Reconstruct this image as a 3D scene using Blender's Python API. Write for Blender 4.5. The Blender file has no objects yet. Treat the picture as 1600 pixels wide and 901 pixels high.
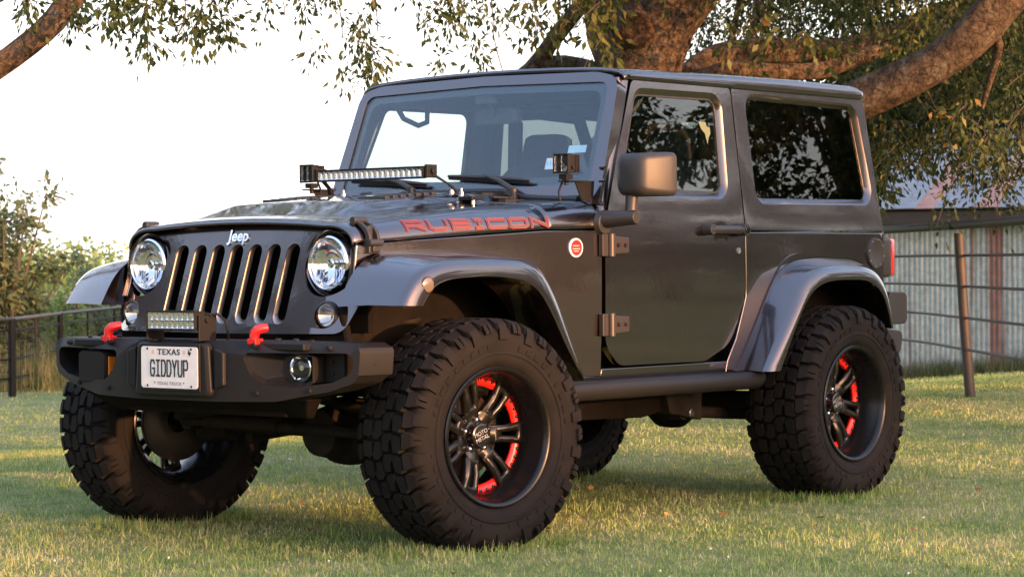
import bpy, bmesh, math, random
import numpy as np
from mathutils import Vector, Matrix
from math import sin, cos, pi, radians, atan2, sqrt

S = bpy.context.scene
COL = S.collection

# ------------------------------------------------------------ camera (car frame: X forward, Y the car's left, Z up)
FPX = 3853.13                      # focal length in pixels of the 1600 px wide photograph
CAM = Vector((6.9555, 6.7614, 1.0520))
_yaw, _pit, _rol = radians(219.7888), radians(-0.6015), radians(-0.4309)
FW = Vector((cos(_yaw)*cos(_pit), sin(_yaw)*cos(_pit), sin(_pit)))
_r = FW.cross(Vector((0, 0, 1))).normalized()
_u = _r.cross(FW)
RT = _r*cos(_rol) + _u*sin(_rol)
UP = -_r*sin(_rol) + _u*cos(_rol)
cd = bpy.data.cameras.new('camera')
cd.sensor_width = 36.0
cd.lens = FPX/1600*36
cd.clip_end = 3000
cam = bpy.data.objects.new('camera', cd)
COL.objects.link(cam)
cam.matrix_world = Matrix(((RT.x, UP.x, -FW.x, CAM.x), (RT.y, UP.y, -FW.y, CAM.y), (RT.z, UP.z, -FW.z, CAM.z), (0, 0, 0, 1)))
cd.dof.use_dof = True
cd.dof.focus_distance = 8.9
cd.dof.aperture_fstop = 14.0
S.camera = cam

# ------------------------------------------------------------ sky and sun
SUN_DIR = Vector((0.08, 1.0, 0.0)).normalized()
SUN_EL = radians(6.5)
w = bpy.data.worlds.new('World')
S.world = w
w.use_nodes = True
nt = w.node_tree
bg = nt.nodes['Background']
sky = nt.nodes.new('ShaderNodeTexSky')
sky.sky_type = 'NISHITA'
sky.sun_disc = False
sky.sun_elevation = SUN_EL
sky.sun_rotation = atan2(SUN_DIR.x, SUN_DIR.y)
sky.air_density = 1.0
sky.dust_density = 3.0
sky.ozone_density = 1.0
hs = nt.nodes.new('ShaderNodeHueSaturation')
hs.inputs['Saturation'].default_value = 0.45
nt.links.new(sky.outputs[0], hs.inputs['Color'])
# thin white evening haze over the whole dome, a little warmer toward the horizon
mxs = nt.nodes.new('ShaderNodeMixRGB')
mxs.inputs[0].default_value = 0.72
tcs = nt.nodes.new('ShaderNodeTexCoord'); sps = nt.nodes.new('ShaderNodeSeparateXYZ')
nt.links.new(tcs.outputs['Generated'], sps.inputs[0])
rps = nt.nodes.new('ShaderNodeValToRGB')
rps.color_ramp.elements[0].position = 0.0; rps.color_ramp.elements[0].color = (1.0, .93, .87, 1)
rps.color_ramp.elements[1].position = 0.55; rps.color_ramp.elements[1].color = (.44, .62, 1.0, 1)
e_ = rps.color_ramp.elements.new(.14); e_.color = (.95, .95, .96, 1)
scl = nt.nodes.new('ShaderNodeMixRGB'); scl.blend_type = 'MULTIPLY'; scl.inputs[0].default_value = 1
scl.inputs[2].default_value = (5.0, 5.0, 5.0, 1)
nt.links.new(sps.outputs[2], rps.inputs[0])
# broad warm glow of the evening sky around the sun
dt = nt.nodes.new('ShaderNodeVectorMath'); dt.operation = 'DOT_PRODUCT'
dt.inputs[1].default_value = (SUN_DIR.x*cos(SUN_EL), SUN_DIR.y*cos(SUN_EL), sin(SUN_EL))
nt.links.new(tcs.outputs['Generated'], dt.inputs[0])
mxd = nt.nodes.new('ShaderNodeMath'); mxd.operation = 'MAXIMUM'; mxd.inputs[1].default_value = 0
nt.links.new(dt.outputs['Value'], mxd.inputs[0])
last_sky = rps.outputs[0]
for pw, colr in ((3.0, (1.0, .58, .34)), (26.0, (12.0, 4.8, 1.3))):
    pn = nt.nodes.new('ShaderNodeMath'); pn.operation = 'POWER'; pn.inputs[1].default_value = pw
    nt.links.new(mxd.outputs[0], pn.inputs[0])
    av = nt.nodes.new('ShaderNodeVectorMath'); av.operation = 'MULTIPLY_ADD'
    nt.links.new(pn.outputs[0], av.inputs[0]); av.inputs[1].default_value = colr
    nt.links.new(last_sky, av.inputs[2])
    last_sky = av.outputs[0]
nt.links.new(last_sky, scl.inputs[1])
nt.links.new(hs.outputs[0], mxs.inputs[1])
nt.links.new(scl.outputs[0], mxs.inputs[2])
nt.links.new(mxs.outputs[0], bg.inputs[0])
bg.inputs[1].default_value = 0.11
sl = bpy.data.lights.new('sun', 'SUN')
sl.energy = 2.25
sl.angle = radians(0.8)
sl.color = (1.0, 0.46, 0.19)
so = bpy.data.objects.new('sun', sl)
COL.objects.link(so)
sd = Vector((SUN_DIR.x*cos(SUN_EL), SUN_DIR.y*cos(SUN_EL), sin(SUN_EL)))
so.rotation_euler = (-sd).to_track_quat('-Z', 'Y').to_euler()
so.location = (2, 40, 8)
S.view_settings.view_transform = 'Standard'
S.view_settings.look = 'None'
S.view_settings.gamma = 1
S.view_settings.exposure = 2.15
S.cycles.max_bounces = 10
S.cycles.transparent_max_bounces = 16
S.cycles.sample_clamp_indirect = 6
try:
    S.cycles.use_denoising = True
except Exception:
    pass

def at(px, py, d):
    """world point seen at photo pixel (px, py), d metres ahead of the camera"""
    return CAM + d*(FW + RT*((px-800)/FPX) - UP*((py-450.5)/FPX))

# ------------------------------------------------------------ helpers
def link(o, parent=None):
    COL.objects.link(o)
    if parent is not None:
        o.parent = parent
    return o

def tag(o, label, cat, group=None):
    o['label'] = label
    o['category'] = cat
    if group:
        o['group'] = group
    return o

def empty(name, loc=(0, 0, 0)):
    o = bpy.data.objects.new(name, None)
    o.empty_display_size = 0.2
    o.location = loc
    return link(o)

def rpoly(pts, n=5):
    """polygon with rounded corners; pts = (x, y, radius)"""
    out = []
    m = len(pts)
    for i in range(m):
        x, y = pts[i][:2]
        r = pts[i][2] if len(pts[i]) > 2 else 0
        p = Vector((x, y))
        if r <= 0:
            out.append((x, y)); continue
        a = Vector(pts[i-1][:2])-p
        b = Vector(pts[(i+1) % m][:2])-p
        la, lb = a.length, b.length
        a.normalize(); b.normalize()
        ang = a.angle(b)
        t = min(r/math.tan(ang/2), la*.49, lb*.49)
        rr = t*math.tan(ang/2)
        c = p+(a+b).normalized()*(rr/math.sin(ang/2))
        s0 = p+a*t-c; s1 = p+b*t-c
        a0 = atan2(s0.y, s0.x); a1 = atan2(s1.y, s1.x)
        d = (a1-a0+pi) % (2*pi)-pi
        for k in range(n+1):
            q = a0+d*k/n
            out.append((c.x+rr*cos(q), c.y+rr*sin(q)))
    return out

def circle(cx, cy, r, n=32, ry=None):
    ry = ry or r
    return [(cx+r*cos(2*pi*k/n), cy+ry*sin(2*pi*k/n)) for k in range(n)]

class MB:
    def __init__(s):
        s.bm = bmesh.new()
    def _mat(s, faces, mi):
        if mi:
            for f in faces:
                f.material_index = mi
    def box(s, x0, x1, y0, y1, z0, z1, M=None, mi=0, taper=None):
        P = [(x0, y0, z0), (x1, y0, z0), (x1, y1, z0), (x0, y1, z0), (x0, y0, z1), (x1, y0, z1), (x1, y1, z1), (x0, y1, z1)]
        if taper:
            cx, cy = (x0+x1)/2, (y0+y1)/2
            P = [p if i < 4 else (cx+(p[0]-cx)*taper, cy+(p[1]-cy)*taper, p[2]) for i, p in enumerate(P)]
        return s.hexa(P, M, mi)
    def hexa(s, P, M=None, mi=0):
        V = [s.bm.verts.new(M @ Vector(p) if M else p) for p in P]
        fs = [s.bm.faces.new([V[i] for i in q]) for q in ((3, 2, 1, 0), (4, 5, 6, 7), (0, 1, 5, 4), (1, 2, 6, 5), (2, 3, 7, 6), (3, 0, 4, 7))]
        s._mat(fs, mi)
        return V
    def loft(s, rings, closed=True, cap=True, mi=0, loop=False):
        R = [[s.bm.verts.new(p) for p in r] for r in rings]
        n = len(R[0]); fs = []
        pairs = list(zip(R, R[1:]))
        if loop:
            pairs.append((R[-1], R[0]))
        for a, b in pairs:
            for i in range(n if closed else n-1):
                j = (i+1) % n
                fs.append(s.bm.faces.new((a[i], a[j], b[j], b[i])))
        if cap and closed and not loop:
            fs.append(s.bm.faces.new(list(reversed(R[0]))))
            fs.append(s.bm.faces.new(R[-1]))
        s._mat(fs, mi)
        return R
    def tube(s, pts, r, n=10, cap=True, mi=0, flat=None):
        pts = [Vector(p) for p in pts]
        rs = r if isinstance(r, (list, tuple)) else [r]*len(pts)
        rings = []
        up = None
        for i, p in enumerate(pts):
            t = (pts[min(i+1, len(pts)-1)]-pts[max(i-1, 0)]).normalized()
            if up is None:
                up = Vector((0, 0, 1)) if abs(t.z) < .9 else Vector((1, 0, 0))
            a = (up-t*up.dot(t)).normalized()
            b = t.cross(a)
            up = a
            rings.append([p+a*(rs[i]*cos(2*pi*k/n))+b*(rs[i]*sin(2*pi*k/n)) for k in range(n)])
        return s.loft(rings, True, cap, mi)
    def cyl(s, p0, p1, r0, r1=None, n=16, cap=True, mi=0):
        return s.tube([p0, p1], [r0, r0 if r1 is None else r1], n, cap, mi)
    def lathe(s, prof, M=None, n=48, mi=0, loop=False):
        """prof = (radius, height) about local Y"""
        rings = []
        for k in range(n):
            a = 2*pi*k/n
            rings.append([(M @ Vector((r*cos(a), h, r*sin(a))) if M else Vector((r*cos(a), h, r*sin(a)))) for r, h in prof])
        return s.loft(rings, closed=loop, cap=False, mi=mi, loop=True)
    def disc(s, M, r, n=24, mi=0, h=0):
        V = [s.bm.verts.new(M @ Vector((r*cos(2*pi*k/n), h, r*sin(2*pi*k/n)))) for k in range(n)]
        s._mat([s.bm.faces.new(V)], mi)
    def plate(s, outline, holes, t, mapf, cuts=None, mi=0):
        """flat plate with holes in (a, b), depth 0..-t, cut for bending, then mapped"""
        b2 = bmesh.new()
        loops = []
        for lp in [outline]+list(holes):
            vs = [b2.verts.new((x, y, 0)) for x, y in lp]
            for i in range(len(vs)):
                b2.edges.new((vs[i], vs[(i+1) % len(vs)]))
            loops.append(vs)
        bmesh.ops.triangle_fill(b2, edges=b2.edges[:], use_beauty=True, use_dissolve=False)
        for ax, vals in (cuts or {}).items():
            for v in vals:
                no = (1, 0, 0) if ax == 'a' else (0, 1, 0)
                co = (v, 0, 0) if ax == 'a' else (0, v, 0)
                bmesh.ops.bisect_plane(b2, geom=b2.verts[:]+b2.edges[:]+b2.faces[:], plane_co=co, plane_no=no)
        be = [(e.verts[0].index, e.verts[1].index) for e in b2.edges if False]
        b2.verts.index_update()
        bnd = [(e.verts[0].index, e.verts[1].index) for e in b2.edges if len(e.link_faces) == 1]
        F = [s.bm.verts.new(mapf(v.co.x, v.co.y, 0)) for v in b2.verts]
        fs = [s.bm.faces.new([F[v.index] for v in f.verts]) for f in b2.faces]
        if t:
            B = [s.bm.verts.new(mapf(v.co.x, v.co.y, -t)) for v in b2.verts]
            fs += [s.bm.faces.new([B[v.index] for v in reversed(f.verts)]) for f in b2.faces]
            fs += [s.bm.faces.new((F[i], F[j], B[j], B[i])) for i, j in bnd]
        s._mat(fs, mi)
        b2.free()
    def build(s, name, mats, parent=None, bevel=0, seg=2, ang=35, smooth=True, wn=False):
        bmesh.ops.recalc_face_normals(s.bm, faces=s.bm.faces[:])
        me = bpy.data.meshes.new(name)
        s.bm.to_mesh(me); s.bm.free()
        for m in (mats if isinstance(mats, (list, tuple)) else [mats]):
            me.materials.append(m)
        if smooth:
            me.shade_smooth()
            me.set_sharp_from_angle(angle=radians(ang))
        o = link(bpy.data.objects.new(name, me), parent)
        if bevel:
            b = o.modifiers.new('bevel', 'BEVEL')
            b.width = bevel; b.segments = seg; b.limit_method = 'ANGLE'; b.angle_limit = radians(30)
            b.harden_normals = True
            me.set_sharp_from_angle(angle=radians(180))
        return o

def fast_mesh(name, verts, faces_n, mat, parent=None, attrs=None, k=4):
    """numpy mesh of k-gons: verts (n*k) x 3"""
    me = bpy.data.meshes.new(name)
    nv = len(verts); nf = nv//k
    me.vertices.add(nv)
    me.vertices.foreach_set('co', np.ascontiguousarray(verts, dtype=np.float32).ravel())
    me.loops.add(nv)
    me.loops.foreach_set('vertex_index', np.arange(nv, dtype=np.int32))
    me.polygons.add(nf)
    me.polygons.foreach_set('loop_start', np.arange(0, nv, k, dtype=np.int32))
    for an, av in (attrs or {}).items():
        at_ = me.attributes.new(an, 'FLOAT', 'FACE')
        at_.data.foreach_set('value', np.ascontiguousarray(av, dtype=np.float32))
    me.update(calc_edges=True)
    for m in (mat if isinstance(mat, (list, tuple)) else [mat]):
        me.materials.append(m)
    return link(bpy.data.objects.new(name, me), parent)

# ------------------------------------------------------------ materials
def new_mat(name):
    m = bpy.data.materials.new(name)
    m.use_nodes = True
    return m, m.node_tree, m.node_tree.nodes['Principled BSDF']

def noise_node(nt, scale, detail=4, coord='Object', rough=.6, vec=None):
    n = nt.nodes.new('ShaderNodeTexNoise')
    n.inputs['Scale'].default_value = scale
    n.inputs['Detail'].default_value = detail
    n.inputs['Roughness'].default_value = rough
    if vec is None:
        tc = nt.nodes.new('ShaderNodeTexCoord')
        vec = tc.outputs[coord]
    nt.links.new(vec, n.inputs['Vector'])
    return n

def ramp(nt, fac, stops):
    r = nt.nodes.new('ShaderNodeValToRGB')
    el = r.color_ramp.elements
    while len(el) < len(stops):
        el.new(.5)
    for e, (p, c) in zip(el, stops):
        e.position = p
        e.color = (*c, 1)
    nt.links.new(fac, r.inputs[0])
    return r

def pbr(name, col, rough=.5, metal=0, coat=0, var=None, scale=20, bump=0, bscale=200, rvar=0, spec=.5, emit=None):
    m, nt, b = new_mat(name)
    b.inputs['Base Color'].default_value = (*col, 1)
    b.inputs['Roughness'].default_value = rough
    b.inputs['Metallic'].default_value = metal
    b.inputs['Coat Weight'].default_value = coat
    b.inputs['Coat Roughness'].default_value = .03
    b.inputs['Specular IOR Level'].default_value = spec
    if var:
        n = noise_node(nt, scale)
        r = ramp(nt, n.outputs[0], [(.3, col), (.7, var)])
        nt.links.new(r.outputs[0], b.inputs['Base Color'])
    if rvar:
        n = noise_node(nt, scale*.7)
        mr = nt.nodes.new('ShaderNodeMapRange')
        mr.inputs[3].default_value = max(0, rough-rvar); mr.inputs[4].default_value = min(1, rough+rvar)
        nt.links.new(n.outputs[0], mr.inputs[0])
        nt.links.new(mr.outputs[0], b.inputs['Roughness'])
    if bump:
        n = noise_node(nt, bscale, 2)
        bp = nt.nodes.new('ShaderNodeBump')
        bp.inputs['Strength'].default_value = bump
        bp.inputs['Distance'].default_value = .002
        nt.links.new(n.outputs[0], bp.inputs['Height'])
        nt.links.new(bp.outputs[0], b.inputs['Normal'])
    if emit:
        b.inputs['Emission Color'].default_value = (*emit[0], 1)
        b.inputs['Emission Strength'].default_value = emit[1]
    return m

def glass(name, tint, rough=0.0, ior=1.5):
    m = bpy.data.materials.new(name)
    m.use_nodes = True
    nt = m.node_tree
    nt.nodes.clear()
    out = nt.nodes.new('ShaderNodeOutputMaterial')
    mx = nt.nodes.new('ShaderNodeMixShader')
    tr = nt.nodes.new('ShaderNodeBsdfTransparent')
    gl = nt.nodes.new('ShaderNodeBsdfGlossy')
    fr = nt.nodes.new('ShaderNodeFresnel')
    ge = nt.nodes.new('ShaderNodeNewGeometry')
    io = nt.nodes.new('ShaderNodeMapRange')        # the same index whichever face the ray meets
    io.inputs[3].default_value = ior
    io.inputs[4].default_value = 1/ior
    nt.links.new(ge.outputs['Backfacing'], io.inputs[0])
    nt.links.new(io.outputs[0], fr.inputs[0])
    tr.inputs[0].default_value = (*tint, 1)
    gl.inputs[0].default_value = (1, 1, 1, 1)
    gl.inputs['Roughness'].default_value = rough
    nt.links.new(fr.outputs[0], mx.inputs[0])
    nt.links.new(tr.outputs[0], mx.inputs[1])
    nt.links.new(gl.outputs[0], mx.inputs[2])
    nt.links.new(mx.outputs[0], out.inputs[0])
    return m

def paint_mat():
    m, nt, b = new_mat('granite_paint')
    tc = nt.nodes.new('ShaderNodeTexCoord')
    vo = nt.nodes.new('ShaderNodeTexVoronoi')
    vo.inputs['Scale'].default_value = 900
    nt.links.new(tc.outputs['Object'], vo.inputs['Vector'])
    r = ramp(nt, vo.outputs['Color'], [(0, (.070, .057, .057)), (1, (.128, .104, .103))])
    nt.links.new(r.outputs[0], b.inputs['Base Color'])
    b.inputs['Metallic'].default_value = 1.0
    b.inputs['Roughness'].default_value = .26
    b.inputs['Coat Weight'].default_value = 1
    b.inputs['Coat IOR'].default_value = 1.65
    b.inputs['Coat Roughness'].default_value = .025
    # orange-peel ripple and a film of dust
    n = noise_node(nt, 55, 2)
    bp = nt.nodes.new('ShaderNodeBump')
    bp.inputs['Strength'].default_value = .045
    bp.inputs['Distance'].default_value = .002
    nt.links.new(n.outputs[0], bp.inputs['Height'])
    nt.links.new(bp.outputs[0], b.inputs['Coat Normal'])
    n4 = noise_node(nt, 5, 6, rough=.7)
    mr = nt.nodes.new('ShaderNodeMapRange')
    mr.inputs[1].default_value = .42; mr.inputs[2].default_value = .75
    mr.inputs[3].default_value = .02; mr.inputs[4].default_value = .16
    nt.links.new(n4.outputs[0], mr.inputs[0]); nt.links.new(mr.outputs[0], b.inputs['Coat Roughness'])
    return m

def rubber_mat():
    m, nt, b = new_mat('tyre_rubber')
    n = noise_node(nt, 7, 5)
    r = ramp(nt, n.outputs[0], [(.3, (.0050, .0048, .0047)), (.75, (.0128, .0113, .0108))])
    nt.links.new(r.outputs[0], b.inputs['Base Color'])
    b.inputs['Roughness'].default_value = .8
    b.inputs['Specular IOR Level'].default_value = .18
    n2 = noise_node(nt, 160, 3)
    bp = nt.nodes.new('ShaderNodeBump')
    bp.inputs['Strength'].default_value = .35
    bp.inputs['Distance'].default_value = .003
    nt.links.new(n2.outputs[0], bp.inputs['Height'])
    nt.links.new(bp.outputs[0], b.inputs['Normal'])
    return m

PAINT = paint_mat()
RUBBER = rubber_mat()
PLASTIC = pbr('black_textured_plastic', (.024, .024, .0245), .42, bump=.25, bscale=500, rvar=.08, scale=6, spec=.4)
STEEL_BLK = pbr('satin_black_steel', (.012, .012, .0125), .46, bump=.2, bscale=420, rvar=.10, scale=8, spec=.20)
GLOSSBLK = pbr('gloss_black', (.008, .008, .009), .16, coat=.6)
DARK = pbr('underbody_black', (.006, .0055, .005), .85, var=(.012, .010, .009), scale=9, spec=.06)
DIRTY = pbr('dusty_underbody', (.010, .009, .008), .85, var=(.026, .022, .018), scale=14, bump=.3, bscale=80, spec=.1)
CHROME = pbr('chrome', (.80, .80, .82), .06, metal=1)
ALU = pbr('bare_aluminium', (.62, .60, .58), .3, metal=1)
RED = pbr('red_enamel', (.62, .012, .014), .32, coat=.4)
REDRING = pbr('red_wheel_insert', (.85, .012, .008), .35, coat=.3)
WHITE = pbr('white_plate', (.70, .70, .68), .45, var=(.62, .62, .60), scale=30)
INK = pbr('black_ink', (.012, .012, .014), .5)
TRIM = pbr('interior_trim', (.030, .030, .032), .75, var=(.04, .04, .042), scale=30)
SEATM = pbr('seat_cloth', (.022, .022, .024), .9, var=(.034, .034, .036), scale=60)
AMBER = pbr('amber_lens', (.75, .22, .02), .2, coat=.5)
REDLENS = pbr('red_lens', (.55, .008, .01), .15, coat=.8)
SHIELD = glass('windscreen_glass', (.90, .96, .96))
SIDEGL = glass('side_glass', (.84, .90, .87))
TINT = glass('privacy_glass', (.42, .445, .43))
CLEAR = glass('clear_lens', (.96, .97, .97))
FRIT = pbr('glass_frit', (.010, .012, .014), .25)
BLUESTK = pbr('blue_sticker', (.16, .36, .62), .5)
GREYTXT = pbr('dark_decal', (.085, .040, .044), .5)
REDTXT = pbr('red_decal', (.21, .028, .036), .5)
PALEGRN = pbr('pale_sticker', (.12, .15, .075), .5)
# ============================================================ ground
rng = np.random.default_rng(11)
random.seed(5)

_GY = [-1500, -60, -26, -12.6, -11.4, -3.9, -3.1, 60, 1500]
_GZ = [-1.9, -1.25, -1.12, -.745, -.67, -.045, 0, 0, -.5]
def gz(y):
    return np.interp(y, _GY, _GZ)

def grass_color(nt, rnd=True):
    """green to straw patches in world space, plus a per-blade random"""
    tc = nt.nodes.new('ShaderNodeTexCoord')
    n1 = noise_node(nt, 1.1, 5, vec=tc.outputs['Object'], rough=.65)
    n2 = noise_node(nt, 7.0, 4, vec=tc.outputs['Object'], rough=.7)
    mx = nt.nodes.new('ShaderNodeMath'); mx.operation = 'MULTIPLY_ADD'
    nt.links.new(n2.outputs[0], mx.inputs[0]); mx.inputs[1].default_value = .55
    ad = nt.nodes.new('ShaderNodeMath'); ad.operation = 'MULTIPLY'; ad.inputs[1].default_value = .55
    nt.links.new(n1.outputs[0], ad.inputs[0]); nt.links.new(ad.outputs[0], mx.inputs[2])
    last = mx
    if rnd:
        a = nt.nodes.new('ShaderNodeAttribute'); a.attribute_name = 'rnd'
        m2 = nt.nodes.new('ShaderNodeMath'); m2.operation = 'MULTIPLY_ADD'
        nt.links.new(a.outputs['Fac'], m2.inputs[0]); m2.inputs[1].default_value = .34
        sb = nt.nodes.new('ShaderNodeMath'); sb.operation = 'SUBTRACT'; sb.inputs[1].default_value = .17
        nt.links.new(mx.outputs[0], sb.inputs[0]); nt.links.new(sb.outputs[0], m2.inputs[2])
        last = m2
    return last.outputs[0]

def leafy(name, stops, fac=None, trans=.35, rough=.5, attr=None):
    m = bpy.data.materials.new(name); m.use_nodes = True
    nt = m.node_tree
    b = nt.nodes['Principled BSDF']
    out = nt.nodes['Material Output']
    if attr:
        a = nt.nodes.new('ShaderNodeAttribute'); a.attribute_name = attr
        f = a.outputs['Fac']
    else:
        f = grass_color(nt)
    r = ramp(nt, f, stops)
    nt.links.new(r.outputs[0], b.inputs['Base Color'])
    b.inputs['Roughness'].default_value = rough
    b.inputs['Specular IOR Level'].default_value = .3
    t = nt.nodes.new('ShaderNodeBsdfTranslucent')
    nt.links.new(r.outputs[0], t.inputs[0])
    mx = nt.nodes.new('ShaderNodeMixShader'); mx.inputs[0].default_value = trans
    nt.links.new(b.outputs[0], mx.inputs[1]); nt.links.new(t.outputs[0], mx.inputs[2])
    nt.links.new(mx.outputs[0], out.inputs[0])
    return m

GSTOPS = [(.26, (.065, .150, .034)), (.42, (.150, .260, .060)), (.58, (.275, .350, .105)), (.77, (.52, .49, .26))]
mg, gnt, gb = new_mat('lawn_soil')
r = ramp(gnt, grass_color(gnt, False), [(.30, (.060, .10, .028)), (.5, (.16, .19, .07)), (.7, (.28, .25, .13))])
gnt.links.new(r.outputs[0], gb.inputs['Base Color'])
gb.inputs['Roughness'].default_value = 1
gb.inputs['Specular IOR Level'].default_value = .1
n_ = noise_node(gnt, 45, 4)
bp_ = gnt.nodes.new('ShaderNodeBump'); bp_.inputs['Strength'].default_value = .9; bp_.inputs['Distance'].default_value = .03
gnt.links.new(n_.outputs[0], bp_.inputs['Height']); gnt.links.new(bp_.outputs[0], gb.inputs['Normal'])
xs_ = np.r_[[-1500, -600, -250, -120], np.arange(-70, 41, 5), [60, 120, 400, 1500]]
ys_ = np.r_[[-1500, -600, -250, -120], np.arange(-70, -14, 4), np.arange(-13, -2, .5), np.arange(0, 41, 5), [60, 120, 400, 1500]]
bm = bmesh.new()
G = [[bm.verts.new((x, y, float(gz(y)))) for y in ys_] for x in xs_]
for i in range(len(xs_)-1):
    for j in range(len(ys_)-1):
        bm.faces.new((G[i][j], G[i+1][j], G[i+1][j+1], G[i][j+1]))
me = bpy.data.meshes.new('lawn'); bm.to_mesh(me); bm.free(); me.shade_smooth(); me.materials.append(mg)
lawn = link(bpy.data.objects.new('lawn', me)); lawn['kind'] = 'structure'

# ============================================================ plants
def leaf_quads(P, A, L, W, rg, fold=.25):
    """leaf diamonds from base points P along axes A"""
    n = len(P)
    R = rg.normal(size=(n, 3))
    B = np.cross(A, R); B /= np.linalg.norm(B, axis=1, keepdims=True)+1e-9
    N = np.cross(A, B)
    L = np.broadcast_to(L, n)[:, None]; W = np.broadcast_to(W, n)[:, None]
    V = np.empty((n, 4, 3))
    V[:, 0] = P
    V[:, 1] = P+A*L*.42+B*W+N*W*fold
    V[:, 2] = P+A*L-N*L*.10
    V[:, 3] = P+A*L*.42-B*W+N*W*fold
    return V.reshape(-1, 3)

def unit(v):
    return v/(np.linalg.norm(v, axis=-1, keepdims=True)+1e-9)

class Crown:
    """leaves on drooping sprays, with their twigs, as one foliage mesh"""
    def __init__(s, seed):
        s.rg = np.random.default_rng(seed); s.V = []; s.r = []; s.tw = []
    def spray(s, p, length, n, hue=.4, hv=.25, leaf=.060, droop=.75, spread=.07, direction=None, twig=.0035):
        rg = s.rg
        p = np.array(p, float)
        d = rg.normal(size=3) if direction is None else np.array(direction, float)
        if direction is None:
            d[2] = -abs(d[2])*.5-droop
        d = d/np.linalg.norm(d)
        t = rg.uniform(.05, 1, n)
        side = rg.normal(size=(n, 3))
        Q = p+np.outer(t*length, d)
        Q[:, 2] -= (t**2)*length*.25*droop
        Q += side*spread*(.35+.65*t[:, None])
        A = unit(d*.35+side*.55+np.array([0, 0, -1])*.75*droop)
        L = leaf*rg.uniform(.65, 1.25, n)
        s.V.append(leaf_quads(Q, A, L, L*rg.uniform(.17, .27, n), rg))
        s.r.append(np.clip(rg.normal(hue, hv, n), 0, 1))
        if twig:
            tt = np.linspace(-.1, .95, 5)
            T = p+np.outer(tt*length, d); T[:, 2] -= tt*abs(tt)*length*.25*droop
            s.tw.append((T, twig))
    def blob(s, c, rad, n, hue=.4, hv=.2, leaf=.08, up=0.0):
        rg = s.rg
        D = unit(rg.normal(size=(n, 3)))*(rg.uniform(0, 1, n)**.45)[:, None]
        Q = np.array(c)+D*np.array(rad)
        A = unit(rg.normal(size=(n, 3))*.7+D*.6+np.array([0, 0, up-.4]))
        L = leaf*rg.uniform(.6, 1.3, n)
        s.V.append(leaf_quads(Q, A, L, L*rg.uniform(.2, .32, n), rg))
        s.r.append(np.clip(rg.normal(hue, hv, n), 0, 1))
    def build(s, name, mat, barkm, parent):
        V = [np.concatenate(s.V)]; R = [np.concatenate(s.r)]; nl = len(R[0])
        tv = []
        for T, w_ in s.tw:
            for a, b in zip(T, T[1:]):
                d = b-a
                for ax in (np.array([1, 0, 0]), np.array([0, 1, 0.3])):
                    n_ = np.cross(d, ax); n_ = n_/(np.linalg.norm(n_)+1e-9)*w_
                    tv += [a-n_, a+n_, b+n_*.8, b-n_*.8]
        if tv:
            V.append(np.array(tv)); R.append(np.zeros(len(tv)//4))
        V = np.concatenate(V); R = np.concatenate(R)
        o = fast_mesh(name, V, None, [mat, barkm], parent, {'rnd': R})
        mi = np.zeros(len(R), dtype=np.int32); mi[nl:] = 1
        o.data.polygons.foreach_set('material_index', mi)
        return o

def bark_mat(name, a, b, lichen):
    m, nt, bs = new_mat(name)
    n = noise_node(nt, 9, 6, rough=.7)
    r = ramp(nt, n.outputs[0], [(.32, a), (.55, b), (.70, lichen)])
    n3 = noise_node(nt, 38, 6, rough=.75)
    mxc = nt.nodes.new('ShaderNodeMixRGB'); mxc.blend_type = 'MULTIPLY'; mxc.inputs[0].default_value = .65
    r3 = ramp(nt, n3.outputs[0], [(.36, (.25, .23, .21)), (.60, (1, 1, 1))])
    nt.links.new(r.outputs[0], mxc.inputs[1]); nt.links.new(r3.outputs[0], mxc.inputs[2])
    nt.links.new(mxc.outputs[0], bs.inputs['Base Color'])
    bs.inputs['Roughness'].default_value = .9
    bs.inputs['Specular IOR Level'].default_value = .2
    n2 = noise_node(nt, 28, 5, rough=.7)
    vc = nt.nodes.new('ShaderNodeTexVoronoi'); vc.feature = 'DISTANCE_TO_EDGE'; vc.inputs['Scale'].default_value = 13
    dn = noise_node(nt, 6, 4)
    tcb = nt.nodes.new('ShaderNodeTexCoord')
    vm = nt.nodes.new('ShaderNodeMixRGB'); vm.inputs[0].default_value = .16
    nt.links.new(tcb.outputs['Object'], vm.inputs[1]); nt.links.new(dn.outputs['Color'], vm.inputs[2])
    nt.links.new(vm.outputs[0], vc.inputs['Vector'])
    rv = ramp(nt, vc.outputs['Distance'], [(0, (.30, .27, .25)), (.09, (1, 1, 1))])
    mv = nt.nodes.new('ShaderNodeMixRGB'); mv.blend_type = 'MULTIPLY'; mv.inputs[0].default_value = .8
    nt.links.new(mxc.outputs[0], mv.inputs[1]); nt.links.new(rv.outputs[0], mv.inputs[2])
    nt.links.new(mv.outputs[0], bs.inputs['Base Color'])
    bp = nt.nodes.new('ShaderNodeBump'); bp.inputs['Strength'].default_value = 1; bp.inputs['Distance'].default_value = .045
    nt.links.new(n2.outputs[0], bp.inputs['Height']); nt.links.new(bp.outputs[0], bs.inputs['Normal'])
    return m
BARK = bark_mat('tree_bark', (.050, .037, .028), (.175, .125, .082), (.23, .225, .18))
TWIG = pbr('twig_bark', (.085, .065, .05), .9)

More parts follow.
